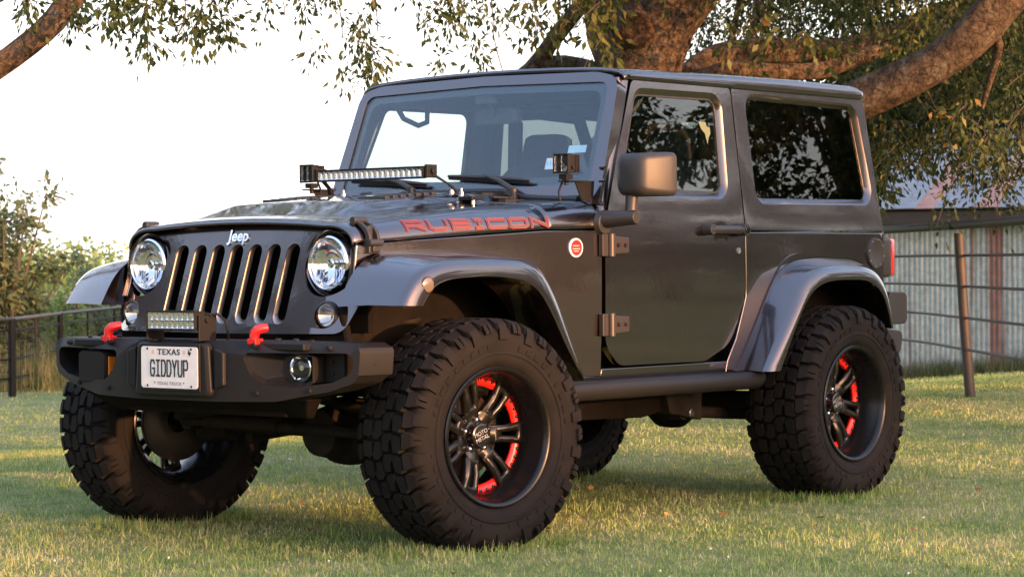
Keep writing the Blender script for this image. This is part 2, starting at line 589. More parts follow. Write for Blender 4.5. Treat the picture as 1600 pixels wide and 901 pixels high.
def smooth_path(pts, rad, step=.12):
    P = np.array([list(p) for p in pts], float); R = np.array(rad, float)
    n = len(P)
    out = []; ro = []
    for i in range(n-1):
        p0, p1, p2, p3 = P[max(i-1, 0)], P[i], P[i+1], P[min(i+2, n-1)]
        k = max(2, int(np.linalg.norm(p2-p1)/step))
        for q in range(k):
            t = q/k
            out.append(.5*((2*p1)+(-p0+p2)*t+(2*p0-5*p1+4*p2-p3)*t*t+(-p0+3*p1-3*p2+p3)*t**3))
            ro.append(R[i]+(R[i+1]-R[i])*t)
    out.append(P[-1]); ro.append(R[-1])
    return out, ro
def limb(name, pts, rad, parent, n=18, rough=.07, seed=1, mat=None):
    rg = np.random.default_rng(seed)
    P, R = smooth_path(pts, rad)
    mb = MB()
    rings = mb.tube(P, R, n)
    ph = rg.uniform(0, 6, 6)
    for i, ring in enumerate(rings):
        c = Vector(P[i])
        for k, v in enumerate(ring):
            a = 2*pi*k/n
            f = 1+rough*(sin(2*a+ph[0]+i*.21)+.8*sin(3*a+ph[1]-i*.33)+.6*sin(i*.9+ph[2])+.5*sin(5*a+ph[3]+i*.5))*.6+rg.normal()*.03
            v.co = c+(v.co-c)*f
    return mb.build(name, mat or BARK, parent, ang=80)

# ---------------- the big tree behind the car
D0 = 18.5
root = at(1000, 628, D0); root.z = float(gz(root.y))-.05
big = empty('shade_tree', root)
tag(big, 'big spreading shade tree with orange lit limbs right behind the car', 'tree')
big_inv = Matrix.Translation(-root)
def L(name, pp, rr, seed, n=18, rough=.07):
    o = limb(name, [Vector(p)-root for p in pp], rr, big, n, rough, seed)
    return o
L('trunk', [root-Vector((0, 0, .1)), root+Vector((0, 0, .25)), at(1000, 400, D0), at(1000, 220, D0), at(1000, 110, D0), at(998, 55, D0), at(985, 10, D0+.1)], [.46, .36, .32, .30, .300, .30, .16], 3, 28, .05)
L('limb', [at(1005, 130, D0), at(1025, 60, D0-.05), at(1062, 0, D0-.1), at(1110, -70, D0-.3), at(1180, -260, D0-.6)], [.26, .25, .235, .21, .15], 4, 22, .05)
L('limb', [at(985, 110, D0), at(962, 50, D0+.1), at(944, -10, D0+.2), at(930, -90, D0+.3), at(900, -300, D0+.6)], [.24, .21, .165, .15, .1], 5, 20)
L('limb', [at(1000, 230, D0+.2), at(950, 130, D0+.35), at(905, 104, D0+.5), at(862, 101, D0+.6), at(835, 112, D0+.65), at(806, 135, D0+.75), at(770, 190, D0+.9)], [.10, .085, .070, .075, .105, .080, .05], 6, 16, .1)
L('limb', [at(836, 108, D0+.62), at(858, 72, D0+.55), at(890, 30, D0+.5), at(930, -20, D0+.4)], [.09, .064, .062, .07], 7, 14)
L('limb', [at(1010, 250, D0-.2), at(1110, 232, D0-.6), at(1230, 195, D0-1.0), at(1340, 158, D0-1.3), at(1430, 118, D0-1.55), at(1490, 82, D0-1.7), at(1540, 35, D0-1.8), at(1600, -40, D0-1.9), at(1680, -150, D0-2)], [.19, .175, .160, .145, .138, .134, .130, .125, .11], 8, 26, .11)
L('limb', [at(1040, 160, D0+.2), at(1085, 108, D0+.5), at(1140, 85, D0+.8), at(1220, 78, D0+1.1), at(1300, 82, D0+1.3), at(1370, 60, D0+1.5), at(1450, 30, D0+1.7), at(1530, -10, D0+1.9)], [.11, .10, .10, .098, .095, .085, .07, .05], 9, 20, .14)
L('limb', [at(1060, 150, D0+.1), at(1130, 113, D0+.2), at(1210, 112, D0+.3), at(1290, 108, D0+.4), at(1345, 88, D0+.5), at(1400, 72, D0+.6)], [.08, .07, .062, .060, .055, .04], 10, 16, .14)
L('limb', [at(1160, 85, D0+.9), at(1180, 30, D0+1.1), at(1190, -40, D0+1.3)], [.035, .03, .025], 12, 10)
L('limb', [at(1135, 90, D0+.8), at(1148, 40, D0+.9), at(1160, -30, D0+1.0)], [.03, .026, .02], 13, 10)
L('limb', [at(1545, 40, D0-1.75), at(1560, 70, D0-1.5), at(1545, 130, D0-1.2), at(1535, 170, D0-1.1)], [.045, .035, .025, .012], 14, 10)
# heavy boughs above the picture that carry the canopy over the car
L('limb', [at(985, 20, D0+.1), at(960, -160, D0-.6), at(900, -420, D0-2.4), at(820, -700, D0-5)], [.17, .15, .12, .08], 15, 14)
L('limb', [at(1100, -60, D0-.3), at(1150, -330, D0-1.6), at(1230, -700, D0-4.5)], [.18, .14, .08], 16, 14)
# old cut where a bough was sawn off
mb = MB()
kc = at(994, 46, D0-.335)-root
nrm = (CAM-at(994, 46, D0)).normalized()
Mk = Matrix.Translation(kc) @ nrm.rotation_difference(Vector((0, 1, 0))).to_matrix().inverted().to_4x4()
Mk = Matrix.Translation(kc) @ Vector((0, 1, 0)).rotation_difference((nrm+Vector((-.15, 0, .2))).normalized()).to_matrix().to_4x4()
mb.lathe([(.150, -.10), (.135, -.02), (.112, .030), (.090, .034), (.074, .012), (.05, .002), (.001, .0)], Mk, 30)
mb.build('trunk_scar', bark_mat('scar_bark', (.05, .034, .022), (.13, .08, .045), (.09, .06, .04)), big, ang=70)

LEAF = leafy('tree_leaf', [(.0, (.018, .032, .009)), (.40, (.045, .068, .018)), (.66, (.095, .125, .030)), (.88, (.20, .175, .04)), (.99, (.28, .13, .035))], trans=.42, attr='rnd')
C = Crown(21)
def pxspray(px, py, d, length, n, **k):
    p = at(px, py, d)-root
    C.spray(p, length, n, **k)
# the dense right-hand mass
rg = np.random.default_rng(77)
cnt = 0
while cnt < 430:
    px, py = rg.uniform(1075, 1720), rg.uniform(-140, 265)
    if px < 1385 and py > 105:
        # seen only through the car's windows
        if px > 1120 and rg.uniform() < .8:
            pxspray(px, py, rg.uniform(19.5, 23), rg.uniform(.4, .6), 60, hue=.28, hv=.15, leaf=.10, spread=.12)
        continue
    if px < 1160:
        dens = .50 if py < 40 else .20
    elif px < 1360:
        dens = .80 if py < 35 else .35
    else:
        dens = .95 if py < 205 else .35
        if px > 1440 and py > 150:
            dens = .22
    dens *= .45+1.0*(.5+.5*sin(px*.021+1.3*sin(py*.017))*cos(py*.026+.8))
    if rg.uniform() > dens:
        continue
    cnt += 1
    d = rg.uniform(17.4, 22.5)
    if px < 1420 and -10 < py < 100:
        d = rg.uniform(20.3, 23.0)           # behind the limbs
    if px > 1340 and abs(py-(158-(px-1345)*.72)) < 60:
        d = rg.uniform(18.6, 22.5)           # behind the front bough
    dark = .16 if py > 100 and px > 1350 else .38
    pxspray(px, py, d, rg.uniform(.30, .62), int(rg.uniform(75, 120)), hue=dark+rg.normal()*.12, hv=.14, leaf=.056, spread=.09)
for _ in range(90):      # deeper layer far right, shade put into its dark leaf hue
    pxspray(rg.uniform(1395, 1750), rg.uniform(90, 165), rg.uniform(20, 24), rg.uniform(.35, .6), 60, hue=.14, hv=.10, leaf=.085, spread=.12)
for _ in range(20):       # sprays hanging in front low on the right, golden light put into their hue
    pxspray(rg.uniform(1390, 1640), rg.uniform(140, 235), rg.uniform(16.6, 17.6), rg.uniform(.2, .40), 16, hue=.60, hv=.18, leaf=.066, spread=.06)
# yellow sprays round the fork; in front of the limbs the hue carries warm light
for (x0, x1, y0, y1, k, h) in ((922, 958, -40, 50, 11, .66), (965, 1110, -75, -25, 12, .62), (805, 925, -60, 15, 24, .54), (1110, 1330, 15, 75, 15, .64), (928, 955, 40, 80, 4, .7), (805, 880, 15, 40, 4, .54)):
    for _ in range(k):
        pxspray(rg.uniform(x0, x1), rg.uniform(y0, y1), rg.uniform(17.3, 18.0), rg.uniform(.16, .32), int(rg.uniform(9, 20)), hue=h, hv=.14, leaf=.078, spread=.05)
# thin sprays hanging over the sky from boughs above the picture
hang = [(390, -30, .32), (425, -10, .28), (470, -25, .26), (505, -35, .22), (520, 15, .34), (540, 60, .30), (548, -40, .34), (560, 20, .30), (585, -10, .42), (600, 95, .18), (583, 105, .14), (622, -30, .22),
        (650, 20, .20), (668, 10, .22), (690, -10, .30), (705, -30, .30), (720, 0, .26), (745, 60, .24), (690, 85, .2), (760, 85, .16), (735, -20, .3), (745, -30, .32), (640, -30, .1), (775, 5, .15), (530, 100, .15), (505, 60, .18), (565, 85, .2)]
for px, py, ln in hang:
    n = int(ln*165)+4
    C.spray(at(px, py, 15.2+rg.normal()*.5)-root, ln, n, hue=.46+rg.normal()*.07, hv=.14, leaf=.054, spread=.05, twig=.0025)
def twigline(pp, w_):
    P, _ = smooth_path(pp, [1]*len(pp), .1)
    C.tw.append((np.array([list(Vector(p)-root) for p in P]), w_))
twigline([at(760, -60, 15.2), at(770, 20, 15.2), at(772, 60, 15.2), at(782, 100, 15.2), at(790, 125, 15.2)], .005)
for a in ([(500, -60), (530, 10), (535, 60)], [(560, -60), (585, 0), (590, 50)], [(700, -60), (690, 0), (650, 45)], [(420, -60), (440, -10), (445, 25)]):
    twigline([at(x, y, 15.2) for x, y in a], .005)
# canopy above the picture: it shades and reflects in the hood
for _ in range(430):
    c = np.array([rg.uniform(-14, -4.5), rg.uniform(-9, 1.5), rg.uniform(4.1, 7.2)])
    C.blob(c-np.array(root), (.55, .55, .3), 26, hue=.42, hv=.2, leaf=.13)
for _ in range(620):     # its lower fringe, still above the picture's top edge
    c = at(rg.uniform(-500, 1700), -90-1500*rg.uniform(0, 1)**1.3, rg.uniform(14, 21))-root
    C.blob(c, (.5, .5, .3), 34, hue=.38, hv=.18, leaf=.12)
C.build('crown', LEAF, TWIG, big)

# ---------------- limb of a second tree reaching in at the upper left
D1 = 13.5
r2 = at(-420, 700, 15.0); r2.z = float(gz(r2.y))-.1
oak = empty('limb_tree', r2)
tag(oak, 'tree whose bare curved limb reaches in at the upper left corner', 'tree')
limb('trunk', [Vector((0, 0, 0)), at(-440, 420, 14.8)-r2, at(-420, 230, 14.6)-r2, at(-470, -100, 14.6)-r2, at(-520, -500, 14.8)-r2], [.40, .30, .28, .2, .12], oak, 20, .05, 31)
limb('limb', [at(-420, 240, 14.6)-r2, at(-280, 215, 14.3)-r2, at(-130, 165, D1+.3)-r2, at(-20, 115, D1)-r2, at(45, 68, D1)-r2, at(85, 32, D1)-r2, at(120, -15, D1)-r2, at(165, -90, D1)-r2], [.15, .10, .082, .070, .066, .066, .072, .06], oak, 18, .05, 32)
C2 = Crown(31)
for px, py, ln in ((25, -30, .2), (40, -20, .16), (60, 0, .12), (70, -25, .2), (112, 20, .16), (130, 0, .26), (150, 10, .2), (165, -20, .2), (175, -30, .26), (190, -15, .2), (215, -30, .14), (225, 20, .18), (232, 55, .12), (250, -20, .22),
                   (262, 0, .2), (275, -25, .26), (285, 10, .22), (300, -10, .26), (310, 20, .16), (322, 15, .22), (335, 25, .16), (345, 30, .12), (255, 70, .04), (240, 5, .16), (185, 50, .03), (205, -35, .2)):
    C2.spray(at(px, py, 13.4+rg.normal()*.3)-r2, ln, int(ln*200)+4, hue=.40+rg.normal()*.06, hv=.12, leaf=.056, spread=.055, twig=.0025)
def twig2(pp, w_):
    P, _ = smooth_path(pp, [1]*len(pp), .1)
    C2.tw.append((np.array([list(Vector(p)-r2) for p in P]), w_))
twig2([at(280, -60, 13.4), at(290, 10, 13.4), at(285, 40, 13.4), at(272, 64, 13.4)], .006)
twig2([at(296, 20, 13.4), at(302, 50, 13.4), at(308, 78, 13.4)], .004)
twig2([at(45, -40, 13.4), at(45, 15, 13.4), at(41, 50, 13.4)], .003)
for _ in range(60):
    c = at(rg.uniform(-600, 500), rg.uniform(-600, -150), rg.uniform(12, 16))-r2
    C2.blob(c, (.5, .5, .35), 40, leaf=.1)
C2.build('crown', LEAF, TWIG, oak)

# ---------------- willowy bush and shrubs beyond the left fence
SHRUB = leafy('shrub_leaf', [(0, (.08, .14, .035)), (.45, (.18, .27, .07)), (.8, (.28, .35, .11)), (1, (.35, .34, .15))], trans=.4, attr='rnd')
WILL = leafy('willow_leaf', [(0, (.055, .085, .038)), (.5, (.125, .17, .08)), (1, (.27, .30, .17))], trans=.45, attr='rnd')
def stemmed(name, px, d, h, wid, nstem, nleaf, mat, label, cat, group, seed, leaf=.09, hue=.45, lean=.35, drp=.25):
    rg = np.random.default_rng(seed)
    b = at(px, 500, d); b.z = float(gz(b.y))-.05
    e = empty(name, b)
    tag(e, label, cat, group)
    Cr = Crown(seed)
    mb = MB()
    for k in range(nstem):
        dx, dy = rg.normal(size=2)*wid*.5
        hh = h*rg.uniform(.55, 1.0)*(1-.25*min(1, abs(dx)/wid))
        P, R = smooth_path([(0, 0, 0), (dx*.35, dy*.35, hh*.4), (dx*.8, dy*.8, hh*.75), (dx*1.15, dy*1.15, hh)], [.03, .022, .012, .004], .2)
        mb.tube(P, [r_*h/3 for r_ in R], 5)
        for q in range(nleaf):
            i = int(rg.uniform(.12, 1)**.8*(len(P)-1))
            Cr.spray(np.array(P[i])+rg.normal(size=3)*.05*h/3, rg.uniform(.12, .32)*h/3, int(rg.uniform(9, 18)), hue=hue+rg.normal()*.1, hv=.15, leaf=leaf, spread=.06*h/3, droop=drp,
                     direction=(rg.normal()*.6, rg.normal()*.6, rg.uniform(-.2, .9)), twig=.004)
    mb.build('stem', TWIG, e)
    Cr.build('foliage', mat, TWIG, e)
    return e
stemmed('willow_bush', 8, 46, 4.6, 1.0, 17, 17, WILL, 'tall willowy bush with feathery tips at the far left edge', 'bush', None, 41, leaf=.17, hue=.4, drp=.5)
stemmed('willow_bush', -75, 47, 4.0, 1.0, 10, 16, WILL, 'willowy bush cut by the left picture edge behind the taller one', 'bush', None, 42, leaf=.17, hue=.4, drp=.5)
sh = [(78, 56, 2.0, 1.2), (118, 58, 2.15, 1.3), (150, 62, 2.3, 1.1), (196, 60, 2.2, 1.3), (232, 64, 2.1, 1.3), (40, 60, 1.9, 1.3)]
for i, (px, d, h, wd) in enumerate(sh):
    lab = ['green shrub beyond the left fence, next to the willowy bush', 'green shrub in the middle of the hedge beyond the left fence', 'green shrub of the far hedge just left of the car fender',
           'green shrub showing beside the grey front fender on the left', 'green shrub mostly hidden behind the car grille', 'green shrub standing behind the tall willowy bush'][i]
    stemmed('shrub', px, d, h, wd, 10, 34, SHRUB, lab, 'shrub', 'shrubs beyond the left fence', 50+i, leaf=.105, hue=.5)
stemmed('sapling', 158, 54, 3.0, .35, 5, 14, WILL, 'slim pale sapling rising above the hedge left of the car', 'sapling', None, 61, leaf=.13, hue=.6)
stemmed('sapling', 120, 57, 2.7, .25, 3, 10, WILL, 'low thin sapling above the hedge, left of the taller one', 'sapling', None, 62, leaf=.13, hue=.6)
# far wood on the horizon: one mass nobody could count
CF = Crown(70)
for _ in range(170):
    px = rg.uniform(-900, 700); d = rg.uniform(150, 190)
    p = at(px, 410, d); p.z = -1.4
    CF.blob((p.x, p.y, rg.uniform(-.6, 1.7)), (2.6, 2.6, 1.4), 160, hue=.4, leaf=.42)
fw_ = CF.build('far_wood', SHRUB, TWIG, None); fw_['kind'] = 'stuff'
CF = Crown(71)
for _ in range(420):
    a_ = radians(rg.uniform(-60, 205)); d = rg.uniform(72, 90)
    CF.blob((d*cos(a_), d*sin(a_), rg.uniform(.6, 5.0)), (2.6, 2.6, 1.5), 110, hue=.3, leaf=.6)
fw_ = CF.build('far_wood', LEAF, TWIG, None); fw_['kind'] = 'stuff'

# ---------------- unseen trees on the open side: some mirrored in glass, some added for shade
def back_tree(x, y, h, w_, seed, label, nl=120, lf=.26):
    z0 = float(gz(y))
    e = empty('field_tree', (x, y, z0)); tag(e, label, 'tree', 'trees across the field')
    limb('trunk', [(0, 0, -.1), (.1, 0, h*.25), (0, .1, h*.5), (.1, 0, h*.85)], [h*.035, h*.026, h*.018, .03], e, 10, .05, seed)
    rg = np.random.default_rng(seed)
    mbx = MB()
    Cr = Crown(seed)
    for k in range(46):
        a = rg.uniform(0, 2*pi); t = rg.uniform(.14, 1)
        rr = w_*rg.uniform(.25, 1)*sin(pi*min(1, .25+t*.72))**.7
        c = np.array([rr*cos(a), rr*sin(a), h*t])
        if k % 3 == 0:
            mbx.tube([(0, 0, h*max(.15, t-.2)), (c[0]*.5, c[1]*.5, c[2]-.2), tuple(c)], [.07, .045, .015], 5)
        Cr.blob(c, (w_*.26, w_*.26, h*.055), nl, hue=.3, leaf=lf)
    mbx.build('limb', TWIG, e)
    Cr.build('crown', LEAF, TWIG, e)
for i, (x, y, h, w_, lb, nl, lf) in enumerate(((-25.4, 18.3, 7.9, 3.0, 'low spreading tree across the field that the door glass reflects', 260, .15), (-29.0, 16.4, 12.0, 3.4, 'tall tree across the field that fills the rear side glass reflection', 640, .17),
        (-27, 10.0, 11.0, 4.0, 'broad tree across the field, right of the tall one', 120, .26), (-38, 12.0, 12.0, 4.5, 'tall tree at the back of the field row', 120, .26), (-22.5, 30, 11.0, 5.2, 'wide tree added out of view to shade the barn', 420, .36), (-32, 34, 12.0, 5.2, 'big tree added for shade beside the wide one', 420, .36), (-12, 33, 8.6, 3.6, 'round tree of the field row next to the wide one', 300, .32),  # the wide and big trees are added to block sun on the barn
        (-33, 26, 5.6, 3.2, 'rounded tree at the far end of the field row', 120, .26), (13.5, -13.0, 11.5, 5.6, 'wide tree standing ahead of the car that darkens the grille', 420, .34), (8.5, -18.5, 12.0, 5.2, 'second tree ahead of the car, beside the wide one', 420, .34),
        (0.5, 37, 5.3, 2.0, 'small round tree added out of view to shade the rear half of the car', 120, .26),  # this one and the bush row are added to block low sun
        (3.4, 38, 4.45, 1.7, 'low bush tree in the added shade row, nearest the camera', 120, .26), (-3.2, 39, 5.0, 1.6, 'middle bush tree of the added shade row', 120, .26), (-7.0, 38, 5.2, 2.0, 'bush tree at the far end of the added shade row', 120, .26))):
    back_tree(x, y, h, w_, 90+i, lb, nl, lf)

tb = at(1520, 500, 47)
back_tree(tb.x, tb.y, 6.6, 4.2, 140, 'dark dense tree rising behind the tin barn roof', 300, .24)
tb = at(1395, 500, 48)
back_tree(tb.x, tb.y, 6.0, 3.2, 141, 'dark tree behind the barn, close to the rear of the car', 300, .24)
# ============================================================ barn and fences
def barn_mat(name, a, b, rust, ribs):
    m, nt, bs = new_mat(name)
    tc = nt.nodes.new('ShaderNodeTexCoord')
    mp = nt.nodes.new('ShaderNodeMapping')
    mp.inputs['Scale'].default_value = (1.4, 1.0, .05) if ribs else (1.1, .12, .12)
    nt.links.new(tc.outputs['Object'], mp.inputs[0])
    n = noise_node(nt, 1.5, 3, vec=mp.outputs[0])
    n2 = noise_node(nt, 9, 5, vec=tc.outputs['Object'])
    r = ramp(nt, n.outputs[0], [(.46, a), (.56, b), (.60, rust), (.72, rust)])
    mx = nt.nodes.new('ShaderNodeMixRGB'); mx.blend_type = 'MULTIPLY'; mx.inputs[0].default_value = .7
    r2_ = ramp(nt, n2.outputs[0], [(.3, (.5, .46, .42)), (.62, (1, 1, 1))])
    nt.links.new(r.outputs[0], mx.inputs[1]); nt.links.new(r2_.outputs[0], mx.inputs[2])
    nt.links.new(mx.outputs[0], bs.inputs['Base Color'])
    bs.inputs['Roughness'].default_value = .55
    bs.inputs['Metallic'].default_value = .35
    return m
BW = barn_mat('corrugated_wall', (.33, .39, .375), (.27, .31, .30), (.20, .115, .095), True)
BRUST = pbr('rusty_sheet', (.22, .10, .07), .7, var=(.32, .19, .14), scale=6)
BPALE = pbr('galvanised_sheet', (.20, .215, .22), .5, metal=.2, var=(.13, .13, .125), scale=5)
barn0 = at(1480, 598, 36.5); barn0.z = float(gz(barn0.y))
dirw = Vector((at(1700, 590, 35.6)-at(1300, 598, 37.4))); dirw.z = 0; dirw.normalize()
nb = Vector((-dirw.y, dirw.x, 0))
if nb.dot(CAM-barn0) < 0:
    nb = -nb
barn = empty('tin_barn', barn0)
tag(barn, 'low tin barn with corrugated rust streaked walls behind the pipe fence', 'barn')
barn.rotation_euler = (0, 0, atan2(dirw.y, dirw.x))
# local: x along the wall, y away or toward camera
sgn = 1 if Vector((-dirw.y, dirw.x, 0)).dot(nb) > 0 else -1
mb = MB()
H = 2.42
rings = []
nx = 1300
for k in range(nx+1):
    x = -6.8+12.2*k/nx
    d = .010*cos(2*pi*x/.078)
    rings.append([(x, sgn*d, -.15), (x, sgn*d, H)])
mb.loft(rings, closed=False)
mb.build('wall', BW, barn, ang=80)
mb = MB()
mb.box(-6.8, 5.4, *sorted((-sgn*.03, -sgn*.12)), -.15, H)
for x in (-6.8, 5.4):
    mb.box(x-.03, x+.03, *sorted((-sgn*.03, -sgn*6.0)), -.15, H)
mb.box(-6.8, 5.4, *sorted((-sgn*6.0, -sgn*6.06)), -.15, H)
mb.build('wall', BW, barn)
# roof sheets, pitched up from the eave and rising toward the right
mb = MB()
ns = 43
for k in range(ns):
    x0 = -7.2+.31*k; x1 = x0+.33
    lift = .10*((k*7) % 3)/3*.1
    mi = 1 if (k*5 % 11) in (0, 4) else 0
    z0, z1 = H+.06+.004*(k % 2), H+1.55+.004*(k % 2)
    mb.hexa([(x0, sgn*.35, z0), (x1, sgn*.35, z0), (x1, -sgn*3.2, z1), (x0, -sgn*3.2, z1),
             (x0, sgn*.35, z0+.012), (x1, sgn*.35, z0+.012), (x1, -sgn*3.2, z1+.012), (x0, -sgn*3.2, z1+.012)], mi=mi)
    mb.hexa([(x0, -sgn*3.2, z1), (x1, -sgn*3.2, z1), (x1, -sgn*6.6, z0), (x0, -sgn*6.6, z0),
             (x0, -sgn*3.2, z1+.012), (x1, -sgn*3.2, z1+.012), (x1, -sgn*6.6, z0+.012), (x0, -sgn*6.6, z0+.012)], mi=mi)
mb.build('roof', [BPALE, BRUST], barn)
mb = MB()
mb.box(-7.0, 5.6, *sorted((sgn*.02, sgn*.30)), H-.16, H+.02)
mb.build('eave_board', pbr('dark_timber', (.035, .028, .022), .9), barn)

PIPE = pbr('rusty_pipe', (.020, .018, .017), .6, var=(.050, .032, .024), scale=9)
pb = at(1516, 628, 18.8); pb.z = float(gz(pb.y))
fence = empty('pipe_fence', pb)
tag(fence, 'dark steel pipe fence with a leaning post in front of the barn', 'fence')
def fp(px, d, z):
    p = at(px, 410, d); return Vector((p.x, p.y, z))-pb
dl, dr = 22.8, 14.6
def frail(zl, r, name='rail'):
    mb = MB()
    pts = [fp(px, d, z) for px, d, z in zip((1180, 1395, 1507, 1600, 1760), (26.0, 21.5, 18.8, 16.7, 14.2), (zl-.02, zl, zl, zl, zl+.01))]
    P, _ = smooth_path(pts, [1]*5, .4)
    mb.tube(P, r, 10)
    mb.build(name, PIPE, fence)
frail(1.315, .034, 'top_rail')
for z in (1.080, .845, .605, .365):
    frail(z, .0105)
mb = MB()
mb.tube([pb-pb-Vector((0, 0, .3)), Vector((0, 0, 0)), at(1506, 490, 18.8)-pb, at(1498, 364, 18.8)-pb], [.040, .040, .039, .038], 12)
mb.build('post', PIPE, fence)
mb = MB()
q = fp(1745, 14.4, 0)
mb.cyl(q-Vector((0, 0, .3)), q+Vector((0, 0, 1.31)), .04, n=12)
mb.build('post', PIPE, fence)

# left fence: pipe frame with wire mesh
W_ = pbr('fence_black_pipe', (.006, .0063, .0063), .6, spec=.2)
WPALE = pbr('weathered_pipe', (.040, .042, .040), .6, metal=.2)
lc = at(17, 612, 41.0); lc.z = float(gz(lc.y))
lf = empty('mesh_fence', lc)
tag(lf, 'black pipe fence with wire mesh across the left background', 'fence')
def lp(px, d, z):
    p = at(px, 410, d); return Vector((p.x, p.y, z+float(gz(p.y))))-lc
segs = [(-230, 37.5), (17, 41.0), (93, 46.5), (190, 54.5), (330, 70)]
mb = MB()
for (a, da), (b, db) in zip(segs, segs[1:]):
    mb.tube([lp(a, da, 1.29), lp(b, db, 1.29)], .034, 8)
mb.build('top_rail', WPALE, lf)
for z in (1.10, .62, .30):
    mb = MB()
    mb.tube([lp(a, d, z) for a, d in segs], .016, 6)
    mb.build('rail', W_, lf)
for (px, d, r) in ((17, 41, .065), (93, 46.5, .055), (190, 54.5, .055), (-120, 39, .06), (178, 53.4, .03), (55, 43.6, .022), (136, 49.8, .022), (-60, 40, .022)):
    mb = MB()
    b = lp(px, d, 0)
    mb.cyl(b-Vector((0, 0, .3)), b+Vector((0, 0, 1.30)), r, n=8)
    mb.build('post', W_, lf)
mb = MB()
for (a, da), (b, db) in zip(segs, segs[1:]):
    A, B = lp(a, da, 0), lp(b, db, 0)
    n = int((B-A).length/.22)
    for k in range(n):
        p = A.lerp(B, k/n)
        mb.cyl(p, p+Vector((0, 0, 1.25)), .004, n=4)
    for z in np.arange(.1, 1.25, .16):
        mb.cyl(A+Vector((0, 0, z)), B+Vector((0, 0, z)), .004, n=4)
mb.build('wire_mesh', W_, lf)
# ============================================================ the car
suv = empty('parked_suv', (0, 0, 0))
tag(suv, 'dark grey two door off road suv with red wheel inserts parked on the grass', 'car')

def lerp(a, b, t):
    return a+(b-a)*t

def interp(x, xs, ys):
    return float(np.interp(x, xs, ys))

def Yside(z):
    """half width of the body side at height z"""
    y = .777 - .010*((z-.98)/.36)**2
    if z > 1.19:
        y = .777 - .010*((1.19-.98)/.36)**2 - .118*(z-1.19)
    return y

def sidemap(s, off=0.0):
    return lambda a, b, d: Vector((a, s*(Yside(b)+d+off), b))

ZC = {'b': [.70, .78, .86, .94, 1.02, 1.10, 1.19]}

def hood_w(x):   # half width at the hood seam
    return .612+(.46-x)/1.26*.160
def hood_zs(x):  # seam height
    return interp(x, [-.80, -.49, .46], [1.184, 1.181, 1.126])
def hood_ze(x):  # top edge height
    return interp(x, [-.82, -.49, -.20, .15, .38, .44, .466], [1.302, 1.282, 1.266, 1.236, 1.214, 1.206, 1.196])
HA = .15
def hood_pt(x, y, dome=True):
    w = hood_w(x); zs = hood_zs(x); ze = hood_ze(x)
    ay = abs(y)
    if ay > w-HA:
        c = min(1, max(0, (ay-(w-HA))/HA))
        th = math.acos(min(1, c**1.35))
        return zs+(ze-zs)*max(0, sin(th))**.95
    t = 1-ay/(w-HA)
    z = ze+.018*(1-(1-t)**2)
    if dome:
        sx = interp(x, [-.62, -.40, .14, .30, .36], [.6, 1, 1, .25, 0])
        ed = min(1, max(0, (.42+.03*(x-.2)-ay)/.075))
        ed = ed*ed*(3-2*ed)
        z += .040*sx*ed
    return z
def hood_y(x, z):
    """y of the hood flank at height z"""
    w = hood_w(x); zs = hood_zs(x); ze = hood_ze(x)
    q = min(1, max(0, (z-zs)/(ze-zs)))**(1/.95)
    c = cos(math.asin(q))**(1/1.35)
    return (w-HA)+HA*c

def hood_section(x, n=16, dome=True):
    w = hood_w(x)
    ys = []
    for k in range(n+1):                    # flank: denser near the seam
        ys.append(w-HA*(1-cos(pi/2*k/n)))
    m = 26
    for k in range(1, m+1):
        ys.append((w-HA)*(1-k/m))
    pts = [(x, y, hood_pt(x, y, dome)) for y in ys]
    return pts+[(x, -y, z) for (x, y, z) in reversed(pts[:-1])]

# --- hood
mb = MB()
xs = list(np.linspace(-.488, .10, 18))+list(np.linspace(.12, .40, 16))+[.42, .44, .454, .462]
rings = [hood_section(x) for x in xs]
rings = [[(x, y*(1 if x < .44 else 1-.012*(x-.44)/.04), z) for x, y, z in r] for r in rings]
mb.loft(rings, closed=False)
# front lip turning down to the grille
front = [(x+.002, y*.99, z-.012) for x, y, z in rings[-1]]
mb.loft([rings[-1], front], closed=False)
hood = mb.build('hood', PAINT, suv, ang=50)
sm = hood.modifiers.new('thick', 'SOLIDIFY'); sm.thickness = .012; sm.offset = -1

# vents on the hood
for s in (-1, 1):
    mb = MB()
    for k in range(7):
        x = -.02-.045*k
        z = hood_pt(x, .26*s)
        mb.box(x-.014, x+.014, s*.26-.075, s*.26+.075, z-.006, z+.006)
    mb.build('hood_vent', PLASTIC, hood, bevel=.003)
# washer nozzles and stacked hood bolts
for (x, y) in ((-.44, .30), (-.44, .345), (-.44, .405), (-.44, -.30), (-.44, -.36), (-.40, .33)):
    z = hood_pt(x, y)
    mb = MB()
    mb.cyl((x, y, z-.004), (x, y, z+.012), .009, n=8)
    mb.cyl((x, y, z+.012), (x, y, z+.026), .005, n=8)
    mb.build('hood_bolt', ALU, hood, bevel=.001)

# --- cowl panel behind the hood
mb = MB()
xs = list(np.linspace(-.496, -.815, 12))
mb.loft([hood_section(x, dome=True) for x in xs], closed=False)
cowl = mb.build('cowl_panel', PAINT, suv, ang=50)
sm = cowl.modifiers.new('thick', 'SOLIDIFY'); sm.thickness = .012; sm.offset = -1
mb = MB()
for k in range(15):
    y = -.42+.06*k
    z = hood_pt(-.66, y)
    mb.box(-.72, -.60, y-.018, y+.018, z-.004, z+.004)
mb.build('cowl_vent', PLASTIC, cowl)

